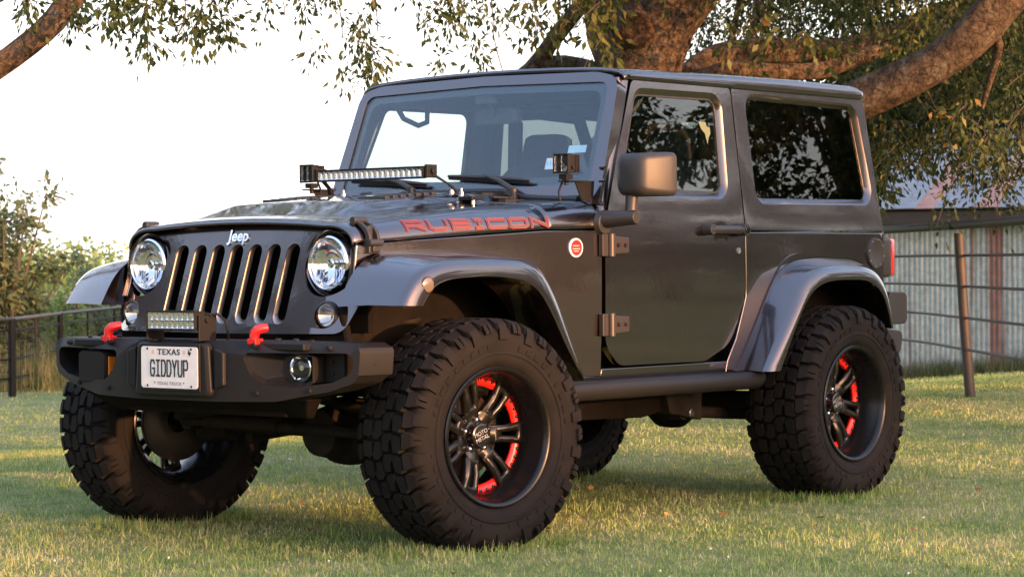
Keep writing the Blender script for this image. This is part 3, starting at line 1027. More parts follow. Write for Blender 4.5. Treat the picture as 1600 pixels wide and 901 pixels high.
# --- front side panels (below the hood seam), sills, rear quarters: one body shell
def fside(s):
    def f(a, b, d):
        base = hood_w(a)+.004
        y = base-.010*((b-1.0)/.4)**2
        return Vector((a, s*(y+d), b))
    return f
for s in (-1, 1):
    shell = MB()
    out = [(-.795, .600), (-.795, 1.178), (-.49, 1.176), (-.1, 1.154), (.2, 1.137), (.455, 1.121), (.47, 1.0), (.50, .93), (.42, .93),
           (.36, 1.01), (.0, 1.03), (-.20, 1.01), (-.29, .93), (-.40, .72), (-.455, .60)]
    shell.plate(out, [], .03, fside(s), {'a': [-.6, -.4, -.2, 0, .2, .4], 'b': [.8, .95, 1.05]})
    shell.build('front_side_panel', PAINT, suv, bevel=.006)
    shell = MB()
    # the sill under the door
    sill = [(-.60, .575), (-.60, .600), (-.795, .600), (-.795, .628), (-1.74, .628), (-1.74, .575)]
    shell.plate(sill, [], .04, sidemap(s, -.002), {'b': [.6]})
    shell.build('door_sill', PAINT, suv, bevel=.006)
    shell = MB()
    # rear quarter, with the wheel arch cut out
    arch = [(-1.80, .600), (-1.93, .80), (-2.02, .95), (-2.12, 1.005), (-2.60, 1.005), (-2.70, .95), (-2.76, .80)]
    q = [(-1.655, .578), (-1.668, .630), (-1.725, .72), (-1.797, .90), (-1.797, 1.176)] + [(-2.90, 1.176), (-2.915, 1.16), (-2.93, .78)] + list(reversed(arch))
    shell.plate(q, [], .03, sidemap(s), ZC)
    shell.build('quarter_panel', PAINT, suv, bevel=.006)
shell = MB()
shell.box(-2.945, -2.92, -.765, .765, .62, 1.176)
shell.build('tail_panel', PAINT, suv, bevel=.006)

# floor, bulkhead, wheel housings: black underbody
mb = MB()
mb.box(-2.90, -.62, -.66, .66, .60, .66)
mb.box(-.66, -.60, -.70, .70, .62, 1.17)
mb.box(-2.90, -1.86, -.56, .56, .66, .98)
for s in (-1, 1):
    mb.box(-.60, .40, s*.47-.02, s*.47+.02, .62, 1.10)
    mb.box(-2.90, -1.80, s*.58-.02, s*.58+.02, .62, 1.02)
    y0, y1 = sorted((s*.58, s*.745))
    mb.box(-2.80, -1.95, y0, y1, 1.012, 1.04)
    mb.box(-2.92, -2.80, y0, y1, .62, 1.03)
    y0, y1 = sorted((s*.47, s*.66))
    mb.box(-.60, .36, y0, y1, 1.035, 1.06)
mb.box(-.20, .40, -.47, .47, .66, 1.10)   # engine block mass behind the radiator
floor = mb.build('floor_pan', DARK, suv)

# --- fender flares
def flare(name, s, st, extra=None):
    """st: stations (crease x, z; lip x, z; inner x, y, z)"""
    mb = MB()
    rings = []
    for (cx, cz, lx, lz, ix, iy, iz) in st:
        I = Vector((ix, s*iy, iz)); C = Vector((cx, s*.905, cz)); L = Vector((lx, s*.928, lz))
        m1 = I.lerp(C, .5); m1.z += .004
        C1 = C+(I-C).normalized()*.022
        C2 = C+(L-C).normalized()*.022+Vector((0, s*.010, 0))
        Cm = C+Vector((0, s*.004, 0))+((C1-C)+(C2-C))*.18
        rt = Vector((lx*.97+ix*.03, s*.905, lz))-(C-L)*.10
        bk = Vector((lx, s*(iy+.02), lz))+(I-C)*.1
        bk2 = I-(C-L)*.55
        rings.append([I, m1, C1, Cm, C2, C2.lerp(L, .5)+Vector((0, s*.004, 0)), L, rt, bk, bk2])
    mb.loft(rings, closed=True, cap=True)
    o = mb.build(name, PAINT, suv, ang=40)
    return o

def arc_resample(st, n):
    A = np.array(st)
    d = np.r_[0, np.cumsum(np.linalg.norm(np.diff(A[:, :2], axis=0), axis=1))]
    t = np.linspace(0, d[-1], n)
    out = np.stack([np.interp(t, d, A[:, k]) for k in range(A.shape[1])], 1)
    k = np.array([.25, .5, .25])
    for _ in range(3):                       # soften the corners
        o2 = out.copy()
        for c in range(A.shape[1]):
            o2[1:-1, c] = .25*out[:-2, c]+.5*out[1:-1, c]+.25*out[2:, c]
        out = o2
    return [tuple(r) for r in out]

def yb(x):
    return hood_w(x)-.004
FST = [(.539, .903, .444, .901, .580, .640, .899), (.506, .952, .410, .945, .545, .640, .960), (.469, .999, .377, .975, .505, .640, 1.025),
       (.405, .1*0+1.042, .31, .995, .42, .640, 1.082), (.298, 1.064, .185, 1.002, .326, yb(.326), 1.096), (.053, 1.069, .06, 1.002, .102, yb(.1), 1.106),
       (-.129, 1.065, -.034, .997, -.10, yb(-.1), 1.100), (-.201, 1.053, -.14, .986, -.20, yb(-.2), 1.090), (-.264, 1.014, -.215, .945, -.300, yb(-.3), 1.045),
       (-.326, .930, -.285, .860, -.365, yb(-.36), .950), (-.389, .815, -.355, .753, -.425, yb(-.42), .83), (-.498, .598, -.474, .598, -.520, yb(-.52), .598)]
RST = [(-1.743, .583, -1.83, .583, -1.725, .772, .583), (-1.881, .743, -1.936, .745, -1.85, .772, .760), (-1.999, .894, -2.035, .880, -1.965, .772, .930),
       (-2.059, .975, -2.115, .936, -2.04, .772, 1.020), (-2.142, 1.013, -2.20, .958, -2.16, .772, 1.058), (-2.311, 1.027, -2.311, .966, -2.36, .772, 1.068),
       (-2.53, 1.024, -2.52, .964, -2.60, .772, 1.062), (-2.640, 1.000, -2.615, .937, -2.73, .772, 1.040), (-2.71, .945, -2.68, .885, -2.80, .772, .985),
       (-2.752, .84, -2.718, .80, -2.84, .772, .87), (-2.775, .74, -2.74, .74, -2.86, .772, .74)]
for s in (1, -1):
    f = flare('fender_flare', s, arc_resample(FST, 46))
    r = flare('fender_flare', s, arc_resample(RST, 46))
    # side marker lamp
    mb = MB()
    M = Matrix.Translation((.415, s*.922, .975)) @ (Matrix.Identity(4) if s > 0 else Matrix.Rotation(pi, 4, 'Z')) @ Matrix.Rotation(radians(-8*s), 4, 'Z')
    mb.lathe([(.030, -.012), (.030, .004), (.026, .008)], M, 24)
    mb.lathe([(.001, .012), (.014, .0115), (.026, .007), (.026, -.012)], M, 24, mi=1)
    mb.build('side_marker', [PLASTIC, pbr('smoked_marker_lens', (.13, .10, .075), .18, coat=.6)], f)
    # body side flange ahead of the rear flare
    mb = MB()
    ins = [(x[4], x[6]) for x in arc_resample(RST, 40)]
    offp = []
    for i, (x, z) in enumerate(ins):
        x0, z0 = ins[max(0, i-1)]; x1, z1 = ins[min(len(ins)-1, i+1)]
        tx, tz = x1-x0, z1-z0; L = sqrt(tx*tx+tz*tz)
        nx, nz = -tz/L, tx/L
        wd = .055*(1-min(1, i/30))+.004
        offp.append((x-nx*(-wd) if False else x+wd*(-1 if nx < 0 else 1)*abs(nx), z+wd*abs(nz)))
    ra = [[Vector((x, s*(Yside(z)+.007), z)), Vector((x2, s*(Yside(z2)+.007), z2)), Vector((x2, s*(Yside(z2)-.01), z2)), Vector((x, s*(Yside(z)-.01), z))]
          for (x, z), (x2, z2) in zip(ins, offp)]
    mb.loft(ra)
    mb.build('arch_flange', PAINT, r, bevel=.002)

# --- grille
def grille_x(y, z):
    return .474+.33*(1.056-z)-.10*max(0, abs(y)-.30)**2*1.2-.04*max(0, abs(y)-.52)/.1
gm = lambda a, b, d: Vector((grille_x(a, b)+d, a, b))
outl = rpoly([(-.60, .80, .05), (-.635, .90, .10), (-.632, 1.03, .2), (-.555, 1.17, .11), (-.30, 1.195, .3), (0, 1.199, .3), (.30, 1.195, .3), (.555, 1.17, .11), (.632, 1.03, .2), (.635, .90, .10), (.60, .80, .05), (.0, .795, 0)])
slots = []
for k in range(7):
    cy = -.3+.1*k
    slots.append(rpoly([(cy-.035, 1.128, .033), (cy+.035, 1.128, .033), (cy+.035, .832, .033), (cy-.035, .832, .033)], 6))
holes = slots+[circle(s*.495, 1.050, .118, 40) for s in (-1, 1)]+[circle(s*.525, .868, .050, 28) for s in (-1, 1)]
mb = MB()
mb.plate(outl, holes, .012, gm, {'a': [-.58, -.52, -.46, -.40, .40, .46, .52, .58]})
grille = mb.build('grille', PAINT, suv, bevel=.005, seg=3)
# slot liners: deeper tapered walls behind every slot
mb = MB()
for k in range(7):
    cy = -.3+.1*k
    a = rpoly([(cy-.0352, 1.1282, .033), (cy+.0352, 1.1282, .033), (cy+.0352, .8318, .033), (cy-.0352, .8318, .033)], 6)
    b = rpoly([(cy-.0305, 1.1235, .028), (cy+.0305, 1.1235, .028), (cy+.0305, .846, .028), (cy-.0305, .846, .028)], 6)
    mb.loft([[gm(y, z, -.003) for y, z in a], [gm(y, z, -.019) for y, z in b], [gm(y, z, -.024) for y, z in b]], cap=False)
mb.build('slot_liner', pbr('grille_insert', (.36, .33, .31), .30, metal=.9), grille, ang=50)
mb = MB()
mb.box(.36, .40, -.37, .37, .80, 1.15)
for k in range(26):
    z = .81+.013*k
    mb.box(.400, .404, -.37, .37, z, z+.004)
mb.build('radiator', DARK, grille)
# headlights
mLampBody = pbr('lamp_housing', (.02, .02, .02), .4, coat=.4)
for s in (1, -1):
    cy, cz = s*.487, 1.054
    cx = .474
    tilt = Matrix.Translation((cx, cy, cz)) @ Matrix.Rotation(radians(-90), 4, 'Z') @ Matrix.Rotation(0, 4, 'X')
    mb = MB()
    # body coloured bezel bowl
    mb.lathe([(.122, -.012), (.112, -.022), (.100, -.045), (.096, -.075)], tilt, 48)
    hl = mb.build('headlight', PAINT, grille, ang=60)
    mb = MB()
    mb.lathe([(.101, -.05), (.101, -.005), (.095, .002), (.090, -.004), (.089, -.03)], tilt, 48)
    mb.build('headlight_ring', CHROME, grille, ang=40)
    mb = MB()
    bowl = [(.089, -.010), (.083, -.020), (.081, -.018), (.068, -.031), (.052, -.040), (.0505, -.036), (.044, -.043), (.022, -.052), (.001, -.053)]
    mb.lathe(bowl, tilt, 48)
    mb.cyl(tilt @ Vector((0, -.05, 0)), tilt @ Vector((0, -.022, 0)), .011, .009, 16)
    mb.lathe([(.001, -.012), (.012, -.013), (.018, -.018), (.018, -.026), (.012, -.03)], tilt, 24)
    for k in range(-5, 6):
        if abs(k) > 1:
            zz = sqrt(max(0, .078**2-(.013*k)**2))
            mb.box(.013*k-.0012, .013*k+.0012, -.028, -.014, -zz, -.022, tilt)
    mb.box(-.082, -.018, -.024, -.018, -.003, .003, tilt, mi=1)
    mb.build('headlight_reflector', [CHROME, mLampBody], grille, ang=30)
    mb = MB()
    mb.lathe([(.090, -.006), (.084, .006), (.064, .014), (.04, .018), (.001, .020)], tilt, 48)
    mb.build('headlight_lens', CLEAR, grille, ang=60)
    # turn signals
    t2 = Matrix.Translation((grille_x(.525, .868)-.004, s*.524, .868)) @ Matrix.Rotation(radians(-90), 4, 'Z')
    mb = MB()
    mb.lathe([(.050, -.02), (.049, -.002), (.044, .001), (.042, -.01)], t2, 32)
    mb.lathe([(.042, -.006), (.030, -.026), (.012, -.034), (.001, -.035)], t2, 32, mi=1)
    mb.build('turn_signal', [PLASTIC, CHROME], grille, ang=40)
    mb = MB()
    mb.lathe([(.043, -.004), (.034, .005), (.018, .009), (.001, .010)], t2, 32)
    mb.build('turn_signal_lens', glass('signal_lens', (.80, .76, .70)), grille, ang=60)

# --- lettering helpers
def text_mesh(name, txt, size, mat, M, parent, extrude=.001, sx=1.0, bold=0.0, shear=0, align='CENTER', spacing=1.0):
    cu = bpy.data.curves.new('lettering', 'FONT')
    cu.body = txt
    cu.size = size
    cu.align_x = align
    cu.align_y = 'CENTER'
    cu.extrude = extrude
    cu.offset = bold
    cu.shear = shear
    cu.space_character = spacing
    cu.resolution_u = 4
    o = bpy.data.objects.new('lettering', cu)
    COL.objects.link(o)
    dg = bpy.context.evaluated_depsgraph_get()
    me = bpy.data.meshes.new_from_object(o.evaluated_get(dg))
    bpy.data.objects.remove(o); bpy.data.curves.remove(cu)
    me.transform(M @ Matrix.Diagonal((sx, 1, 1, 1)))
    me.materials.clear(); me.materials.append(mat)
    me.name = name
    return link(bpy.data.objects.new(name, me), parent)

GLY = {'G': [[(1, .8), (.8, 1), (.2, 1), (0, .8), (0, .2), (.2, 0), (.8, 0), (1, .2), (1, .48), (.55, .48)]],
       'I': [[(.1, 1), (.9, 1)], [(.5, 1), (.5, 0)], [(.1, 0), (.9, 0)]],
       'D': [[(0, 0), (0, 1), (.7, 1), (1, .75), (1, .25), (.7, 0), (0, 0)]],
       'Y': [[(0, 1), (.5, .45), (1, 1)], [(.5, .45), (.5, 0)]],
       'U': [[(0, 1), (0, .2), (.2, 0), (.8, 0), (1, .2), (1, 1)]],
       'P': [[(0, 0), (0, 1), (.8, 1), (1, .85), (1, .55), (.8, .42), (0, .42)]],
       'R': [[(0, 0), (0, 1), (.85, 1), (1, .85), (1, .58), (.85, .44), (0, .44)], [(.5, .44), (1, 0)]],
       'B': [[(0, 0), (0, 1), (.85, 1), (1, .88), (1, .62), (.88, .52), (0, .52)], [(.88, .52), (1, .40), (1, .12), (.85, 0), (0, 0)]],
       'C': [[(1, 1), (.15, 1), (0, .85), (0, .15), (.15, 0), (1, 0)]],
       'O': [[(.12, 1), (.88, 1), (1, .85), (1, .15), (.88, 0), (.12, 0), (0, .15), (0, .85), (.12, 1)]],
       'N': [[(0, 0), (0, 1), (1, 0), (1, 1)]],
       '1': [[(.5, 0), (.5, 1)]]}
def strokes(mb, txt, wch, hch, gap, sw, mapf, lift=0.0, mi=0, thick=.0008, sub=1):
    """block letters from straight strokes; mapf(u, v, d) -> point"""
    k = 0
    for i, ch in enumerate(txt):
        ww = wch*(.45 if ch == 'I' and wch > hch else 1)
        for pl in GLY[ch]:
            for (a, b) in zip(pl, pl[1:]):
                x0, y0, x1, y1 = a[0]*ww, a[1]*hch, b[0]*ww, b[1]*hch
                L = sqrt((x1-x0)**2+(y1-y0)**2)
                tx, ty = (x1-x0)/L, (y1-y0)/L
                x0 -= tx*sw/2*.9; y0 -= ty*sw/2*.9; x1 += tx*sw/2*.9; y1 += ty*sw/2*.9
                nx, ny = -ty*sw/2, tx*sw/2
                d = lift+.00012*(k % 7); k += 1
                rings = []
                for q in range(sub+1):
                    t = q/sub
                    cx, cy = lerp(x0, x1, t)+strokes.x, lerp(y0, y1, t)
                    rings.append([mapf(cx+nx, cy+ny, d), mapf(cx-nx, cy-ny, d), mapf(cx-nx, cy-ny, d+thick), mapf(cx+nx, cy+ny, d+thick)])
                mb.loft(rings, mi=mi)
        strokes.x += ww+gap
strokes.x = 0.0

# chrome script on the grille
Mfront = lambda x, y, z: Matrix.Translation((x, y, z)) @ Matrix(((0, 0, 1, 0), (1, 0, 0, 0), (0, 1, 0, 0), (0, 0, 0, 1)))
text_mesh('grille_lettering', 'Jeep', .062, CHROME, Mfront(grille_x(0, 1.160)+.003, -.002, 1.158) @ Matrix.Rotation(radians(-18), 4, 'X'), grille, .004, 1.0, .0016)

# red outlined lettering on both hood flanks
for s in (1, -1):
    W, G = .084, .0275
    names = 'RUBICON'
    total = sum(W*(.45 if c == 'I' else 1) for c in names)+G*6
    def hm(u, v, d, s=s):
        x = (.204-u) if s > 0 else (-.506+u)
        z = 1.175+v+.018*(.212-x)/.72
        return Vector((x, s*(hood_y(x, z)+.0015+d), z+d*.4))
    mb = MB()
    strokes.x = 0.0
    strokes(mb, names, W, .030, G, .0145, hm, 0, 0, sub=5)
    o = mb.build('hood_lettering', REDTXT, hood, smooth=False)
    mb = MB()
    strokes.x = 0.0
    strokes(mb, names, W, .030, G, .0085, hm, .0022, 0, sub=5)
    mb.build('hood_lettering', GREYTXT, hood, smooth=False)

# hood latches
for s in (1, -1):
    mb = MB()
    def P(z, o=0.0):
        return s*((hood_y(.385, z) if z > hood_zs(.385) else hood_w(.385))+o)
    for q in (-.022, .022):       # the two side bars of the strap
        mb.loft([[(.385+q-.008, P(z, .002), z), (.385+q-.008, P(z, .024), z+.003), (.385+q+.008, P(z, .024), z+.003), (.385+q+.008, P(z, .002), z)] for z in (1.120, 1.14, 1.16, 1.18, 1.195, 1.208)])
    mb.cyl((.350, P(1.207, .016), 1.209), (.420, P(1.207, .016), 1.209), .016, n=12)
    mb.box(.372, .398, *sorted((P(1.17, .0), P(1.17, .013))), 1.12, 1.19)
    mb.box(.356, .414, *sorted((P(1.12, -.01), P(1.12, .020))), 1.088, 1.142)
    mb.cyl((.350, P(1.13, .024), 1.128), (.420, P(1.13, .024), 1.128), .013, n=12)
    mb.box(.366, .404, *sorted((P(1.11, .0), P(1.11, .032))), 1.094, 1.116)
    mb.build('hood_latch', PLASTIC, suv, bevel=.004)

# round trail badge on the front panel
for s in (1, -1):
    yy = hood_w(-.64)+.004
    M = Matrix.Translation((-.645, s*yy, 1.108)) @ (Matrix.Identity(4) if s > 0 else Matrix.Rotation(pi, 4, 'Z')) @ Matrix.Rotation(radians(-7*s), 4, 'Z')
    mb = MB()
    mb.lathe([(.0375, -.01), (.0375, .006), (.031, .008), (.031, .004)], M, 32)
    mb.disc(M, .031, 32, mi=1, h=.005)
    bd = mb.build('fender_badge', [WHITE, RED], suv, ang=30)
    mb = MB()
    for k, (wd, zz) in enumerate(((.034, .008), (.040, -.004), (.026, -.013))):
        mb.box(-wd/2, wd/2, .005, .0062, zz-.002, zz+.002, M)
    mb.build('badge_emblem', pbr('badge_pale', (.62, .35, .33), .4), bd)
# ============================================================ doors
HINGEM = pbr('hinge_paint', (.050, .042, .040), .42, metal=.5, coat=.3)
def door_front(z):      # x of the door's leading edge
    return interp(z, [.70, 1.18, 1.46, 1.79], [-.803, -.803, -.924, -1.082])
def bezel(mb, opening_outer, opening_inner, mapf, d_in, lip=.004):
    mb.loft([[mapf(a, b, -.001) for a, b in opening_outer], [mapf(a, b, d_in) for a, b in opening_inner], [mapf(a, b, d_in-.02) for a, b in opening_inner]], cap=False)

def window_loops(pts, grow, n=6):
    """outline and the same outline grown outward"""
    inner = rpoly(pts, n)
    cx = sum(p[0] for p in inner)/len(inner); cz = sum(p[1] for p in inner)/len(inner)
    m = len(inner); outer = []
    for i in range(m):
        a = Vector(inner[i-1]); b = Vector(inner[(i+1) % m]); t = (b-a).normalized()
        nrm = Vector((t.y, -t.x))
        if nrm.dot(Vector(inner[i])-Vector((cx, cz))) < 0:
            nrm = -nrm
        outer.append((inner[i][0]+nrm.x*grow, inner[i][1]+nrm.y*grow))
    return inner, outer

for s in (1, -1):
    sm_ = sidemap(s, .003)
    win, wout = window_loops([(-.955, 1.338, .02), (-1.672, 1.338, .05), (-1.690, 1.742, .05), (-1.120, 1.738, .05)], .024)
    out = rpoly([(-.808, 1.10, 0), (-.808, .72, .11), (-.905, .636, .09), (-1.50, .634, .15), (-1.675, .700, .16), (-1.788, .90, .25), (-1.790, 1.40, 0), (-1.786, 1.798, .03),
                 (-1.086, 1.792, .04), (-.928, 1.46, 0), (-.808, 1.18, .03)], 7)
    mb = MB()
    mb.plate(out, [wout], .032, sm_, {'b': [.70, .78, .86, .94, 1.02, 1.10, 1.19]})
    door = mb.build('door', PAINT, suv, bevel=.006)
    mb = MB()
    bezel(mb, wout, win, sm_, -.016)
    mb.build('window_frame', PAINT, door, ang=60)
    mb = MB()
    wi2, _ = window_loops([(-.965, 1.346, .02), (-1.664, 1.346, .045), (-1.682, 1.734, .045), (-1.124, 1.731, .045)], .01)
    mb.plate(win, [wi2], .010, sidemap(s, -.016))
    mb.build('window_seal', PLASTIC, door)
    mb = MB()
    mb.plate(win, [], .004, sidemap(s, -.020))
    mb.build('window_glass', SIDEGL, door, smooth=False)
    # handle: push-button bar over a round finger recess
    Rz = Matrix.Identity(4) if s > 0 else Matrix.Rotation(pi, 4, 'Z')
    def Ms(x, z, o=0.0):
        return Matrix.Translation((x, s*(Yside(z)+.003+o), z)) @ Rz
    mb = MB()
    M = Ms(-1.61, 1.165)
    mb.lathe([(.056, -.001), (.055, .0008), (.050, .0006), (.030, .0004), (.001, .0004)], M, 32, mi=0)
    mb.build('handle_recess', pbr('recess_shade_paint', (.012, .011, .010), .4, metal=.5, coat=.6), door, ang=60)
    mb = MB()
    y = s*(Yside(1.18)+.030)
    mb.tube([(-1.49, y, 1.183), (-1.58, y, 1.184), (-1.70, y, 1.184), (-1.745, y, 1.184)], [.017, .018, .018, .017], 12)
    mb.cyl((-1.50, s*(Yside(1.18)-.01), 1.183), (-1.50, s*(Yside(1.18)+.045), 1.183), .026, .022, 16)
    mb.cyl((-1.745, s*(Yside(1.18)-.01), 1.184), (-1.745, s*(Yside(1.18)+.048), 1.184), .028, .026, 20)
    mb.cyl((-1.745, s*(Yside(1.18)+.045), 1.184), (-1.745, s*(Yside(1.18)+.053), 1.184), .018, .017, 16, mi=1)
    mb.build('handle', [PLASTIC, GLOSSBLK], door, bevel=.003)
    mb = MB()
    mb.lathe([(.014, -.002), (.013, .004), (.006, .0045), (.001, .003)], Ms(-1.738, 1.095), 20)
    mb.build('lock_cylinder', ALU, door, ang=40)
    # exposed hinges
    for hz in (1.118, .802):
        mb = MB()
        M = Ms(0, hz)
        sg = s
        def hp(x0, x1, y0, y1, z0, z1, mi=0):
            ya, yb_ = sorted((s*(Yside(hz)+.003+y0), s*(Yside(hz)+.003+y1)))
            mb.box(x0, x1, ya, yb_, hz+z0, hz+z1, mi=mi)
        mb.cyl((-.822, s*(Yside(hz)+.022), hz-.046), (-.822, s*(Yside(hz)+.022), hz+.046), .017, n=16)
        # leaf tapering rearwards
        y1 = s*(Yside(hz)+.003); y2 = s*(Yside(hz)+.024); y3 = s*(Yside(hz)+.012)
        mb.hexa([(-.955, y1, hz-.030), (-.822, y1, hz-.036), (-.822, y2, hz-.036), (-.955, y3, hz-.030),
                 (-.955, y1, hz+.030), (-.822, y1, hz+.036), (-.822, y2, hz+.036), (-.955, y3, hz+.030)])
        hp(-.810, -.770, -.003, .018, -.044, .044)
        for bx in (-.872, -.925):
            yb2 = Yside(hz)+.003+lerp(.021, .009, (-.822-bx)/.133)
            mb.cyl((bx, s*(yb2-.004), hz), (bx, s*(yb2+.008), hz), .010, .007, 10, mi=1)
        mb.build('hinge', [HINGEM, STEEL_BLK], door, bevel=.004)
    if s < 0:
        continue
    # mirror on a stubby arm
    mb = MB()
    y0 = Yside(1.21)
    mb.tube([(-.80, s*(y0-.01), 1.205), (-.80, s*(y0+.018), 1.205)], [.050, .044], 20)
    mb.tube([(-.80, s*(y0+.0), 1.222), (-.805, s*(y0+.05), 1.222), (-.81, s*(y0+.145), 1.226), (-.81, s*(y0+.165), 1.226)], [.036, .033, .030, .026], 16)
    mb.tube([(-.815, s*(y0+.128), 1.215), (-.822, s*(y0+.128), 1.27), (-.83, s*(y0+.128), 1.34)], [.026, .024, .026], 16)
    arm = mb.build('mirror_arm', PLASTIC, door, bevel=.004)
    mb = MB()
    rings = []
    for (x, ya, yb_, za, zb, r) in ((-.778, .885, .975, 1.340, 1.450, .03), (-.786, .866, .990, 1.322, 1.468, .03), (-.805, .856, 1.002, 1.312, 1.478, .032),
                                    (-.890, .846, 1.047, 1.308, 1.482, .025), (-.926, .846, 1.052, 1.309, 1.481, .025), (-.932, .850, 1.046, 1.313, 1.477, .022), (-.930, .857, 1.036, 1.319, 1.471, .022), (-.908, .858, 1.035, 1.320, 1.470, .022)):
        rings.append([(x, s*(p[0]-.006), p[1]) for p in rpoly([(ya, za, r), (yb_, za, r), (yb_, zb, r), (ya, zb, r)], 5)])
    mb.loft(rings)
    mb.build('mirror', PLASTIC, door, ang=45)
    mb = MB()
    mb.box(-.908, -.904, *sorted((s*.856, s*1.024)), 1.324, 1.466)
    mb.build('mirror_glass', CHROME, door)

# ============================================================ windscreen
def wsx(z):
    return -.795-.372*(z-1.30)
wm = lambda a, b, d: Vector((wsx(b)+d*.937-.012*(a/.7)**2, a, b+d*.349))
outl = rpoly([(-.752, 1.282, .01), (-.712, 1.80, .07), (-.60, 1.826, .3), (0, 1.838, 0), (.60, 1.826, .3), (.712, 1.80, .07), (.752, 1.282, .01)], 7)
gl_ = rpoly([(-.684, 1.365, .03), (-.668, 1.782, .045), (0, 1.797, 0), (.668, 1.782, .045), (.684, 1.365, .03), (0, 1.357, 0)], 6)
mb = MB()
mb.plate(outl, [gl_], .065, wm, {'a': [-.5, -.25, 0, .25, .5]})
wf = mb.build('windscreen_frame', PAINT, suv, bevel=.012, seg=3)
inner = rpoly([(-.652, 1.405, .04), (-.636, 1.752, .05), (0, 1.765, 0), (.636, 1.752, .05), (.652, 1.405, .04), (0, 1.395, 0)], 6)
mb = MB()
mb.plate(gl_, [inner], .002, lambda a, b, d: wm(a, b, d-.012), {'a': [-.5, -.25, 0, .25, .5]})
mb.build('glass_border', FRIT, wf)
mb = MB()
mb.plate(gl_, [], .004, lambda a, b, d: wm(a, b, d-.0055), {'a': [-.5, -.25, 0, .25, .5]})
mb.build('windscreen_glass', SHIELD, wf, ang=60)
# stickers inside the glass
def ws_sticker(name, y0, y1, z0, z1, mat, txt=None, tm=None, sz=.03):
    mb = MB()
    mb.plate([(y0, z0), (y1, z0), (y1, z1), (y0, z1)], [], .001, lambda a, b, d: wm(a, b, d-.016))
    o = mb.build(name, mat, wf)
    if txt:
        c = wm((y0+y1)/2, (z0+z1)/2, -.0145)
        text_mesh('sticker_lettering', txt, sz, tm, Mfront(*c) @ Matrix.Rotation(radians(-20), 4, 'X'), wf, .0003)
ws_sticker('windscreen_sticker', .425, .500, 1.436, 1.482, pbr('sticker_pale', (.62, .70, .76), .5), '11-16', BLUESTK, .030)
ws_sticker('windscreen_sticker', .525, .615, 1.500, 1.530, pbr('sticker_cyan', (.40, .60, .72), .5), None)
# frame bolts and joint on the pillars
for s in (1, -1):
    mb = MB()
    for k, z in enumerate((1.215, 1.285, 1.375, 1.43)):
        xx = (max(wsx(z), wsx(1.29))+door_front(z))/2
        y = Yside(z)-.002
        mb.cyl((xx, s*(y-.02), z), (xx, s*(y+.004), z), .010, .008, 10)
    mb.build('pillar_bolt', PAINT, wf, bevel=.002)
    # pillar side skin between frame and door
    mb = MB()
    rings = []
    for z in np.linspace(1.17, 1.80, 14):
        xf = wsx(z)-.026 if z > 1.29 else wsx(1.29)-.026+(1.29-z)*.22
        xd = door_front(z)+.009
        y = Yside(z)-.004
        rings.append([Vector((xf, s*(y-.010), z)), Vector((xf-.012, s*y, z)), Vector((xd, s*(y+.002), z)), Vector((xd, s*(y-.05), z)), Vector((xf, s*(y-.05), z))])
    mb.loft(rings)
    mb.build('pillar_skin', PAINT, wf, ang=50)
# wipers
for (px_, ty, y0) in ((0, 1, .36), (1, -1, -.20)):
    mb = MB()
    x0, z0 = -.745, 1.335
    a = Vector((x0, y0, hood_pt(x0, y0)+.01))
    e = Vector((wsx(1.405)+.022, y0-.20, 1.408))
    mb.cyl(a-Vector((0, 0, .03)), a+Vector((0, 0, .022)), .018, .015, 12)
    mb.tube([a+Vector((0, 0, .015)), a.lerp(e, .45)+Vector((.012, 0, .022)), e+Vector((.004, 0, .004))], [.014, .011, .007], 8)
    b0 = Vector((wsx(1.385)+.014, y0+.03, 1.385)); b1 = Vector((wsx(1.415)+.014, y0-.42, 1.415))
    mb.tube([b0, b0.lerp(b1, .5)+Vector((.004, 0, .004)), b1], [.006, .012, .006], 8)
    mb.tube([b0-Vector((.004, 0, .010)), b1-Vector((.004, 0, .010))], .005, 6)
    mb.build('wiper', PLASTIC, suv)
# rubber cowl seal along the base of the glass
mb = MB()
mb.tube([(wsx(1.30)+.020-.012*(y/.7)**2, y, hood_pt(-.79, y)+.004) for y in np.linspace(-.66, .66, 15)], .012, 8)
mb.build('cowl_seal', PLASTIC, suv)

# ============================================================ hardtop
def roofz(x):
    return interp(x, [-2.90, -2.80, -2.3, -1.8, -1.1, -1.02], [1.838, 1.853, 1.856, 1.850, 1.836, 1.830])
def roof_section(x, drop=0.0):
    z = roofz(x)
    h = [(.7095, 1.792), (.714, 1.800), (.716, 1.812), (.713, z-.020), (.705, z-.010), (.690, z-.003), (.66, z+.003), (.60, z+.010), (.50, z+.016), (.35, z+.022), (.18, z+.026), (0, z+.027)]
    if drop:
        h = [(y-.02*drop, zz-(zz-1.79)*drop*.5) for y, zz in h]
    p = [(x, y, zz) for y, zz in h]
    return p+[(x, -y, zz) for x, y, zz in reversed(p[:-1])]
mb = MB()
xs = [-1.035, -1.05, -1.1, -1.3, -1.6, -1.788, -1.80, -2.0, -2.3, -2.6, -2.78, -2.82]
rings = [roof_section(x) for x in xs]
rings += [[(-2.850, y*.998, z-.006*(z > 1.83)) for x, y, z in roof_section(-2.84)], [(-2.872, y*.985, z-.025*(z > 1.83)) for x, y, z in roof_section(-2.86)]]
mb.loft(rings, closed=False)
f0 = [(-1.030, y, z-.018 if z > 1.81 else z) for x, y, z in rings[0]]
mb.loft([rings[0], f0], closed=False)
roof = mb.build('hardtop', PAINT, suv, ang=45)
sm = roof.modifiers.new('thick', 'SOLIDIFY'); sm.thickness = .014; sm.offset = -1
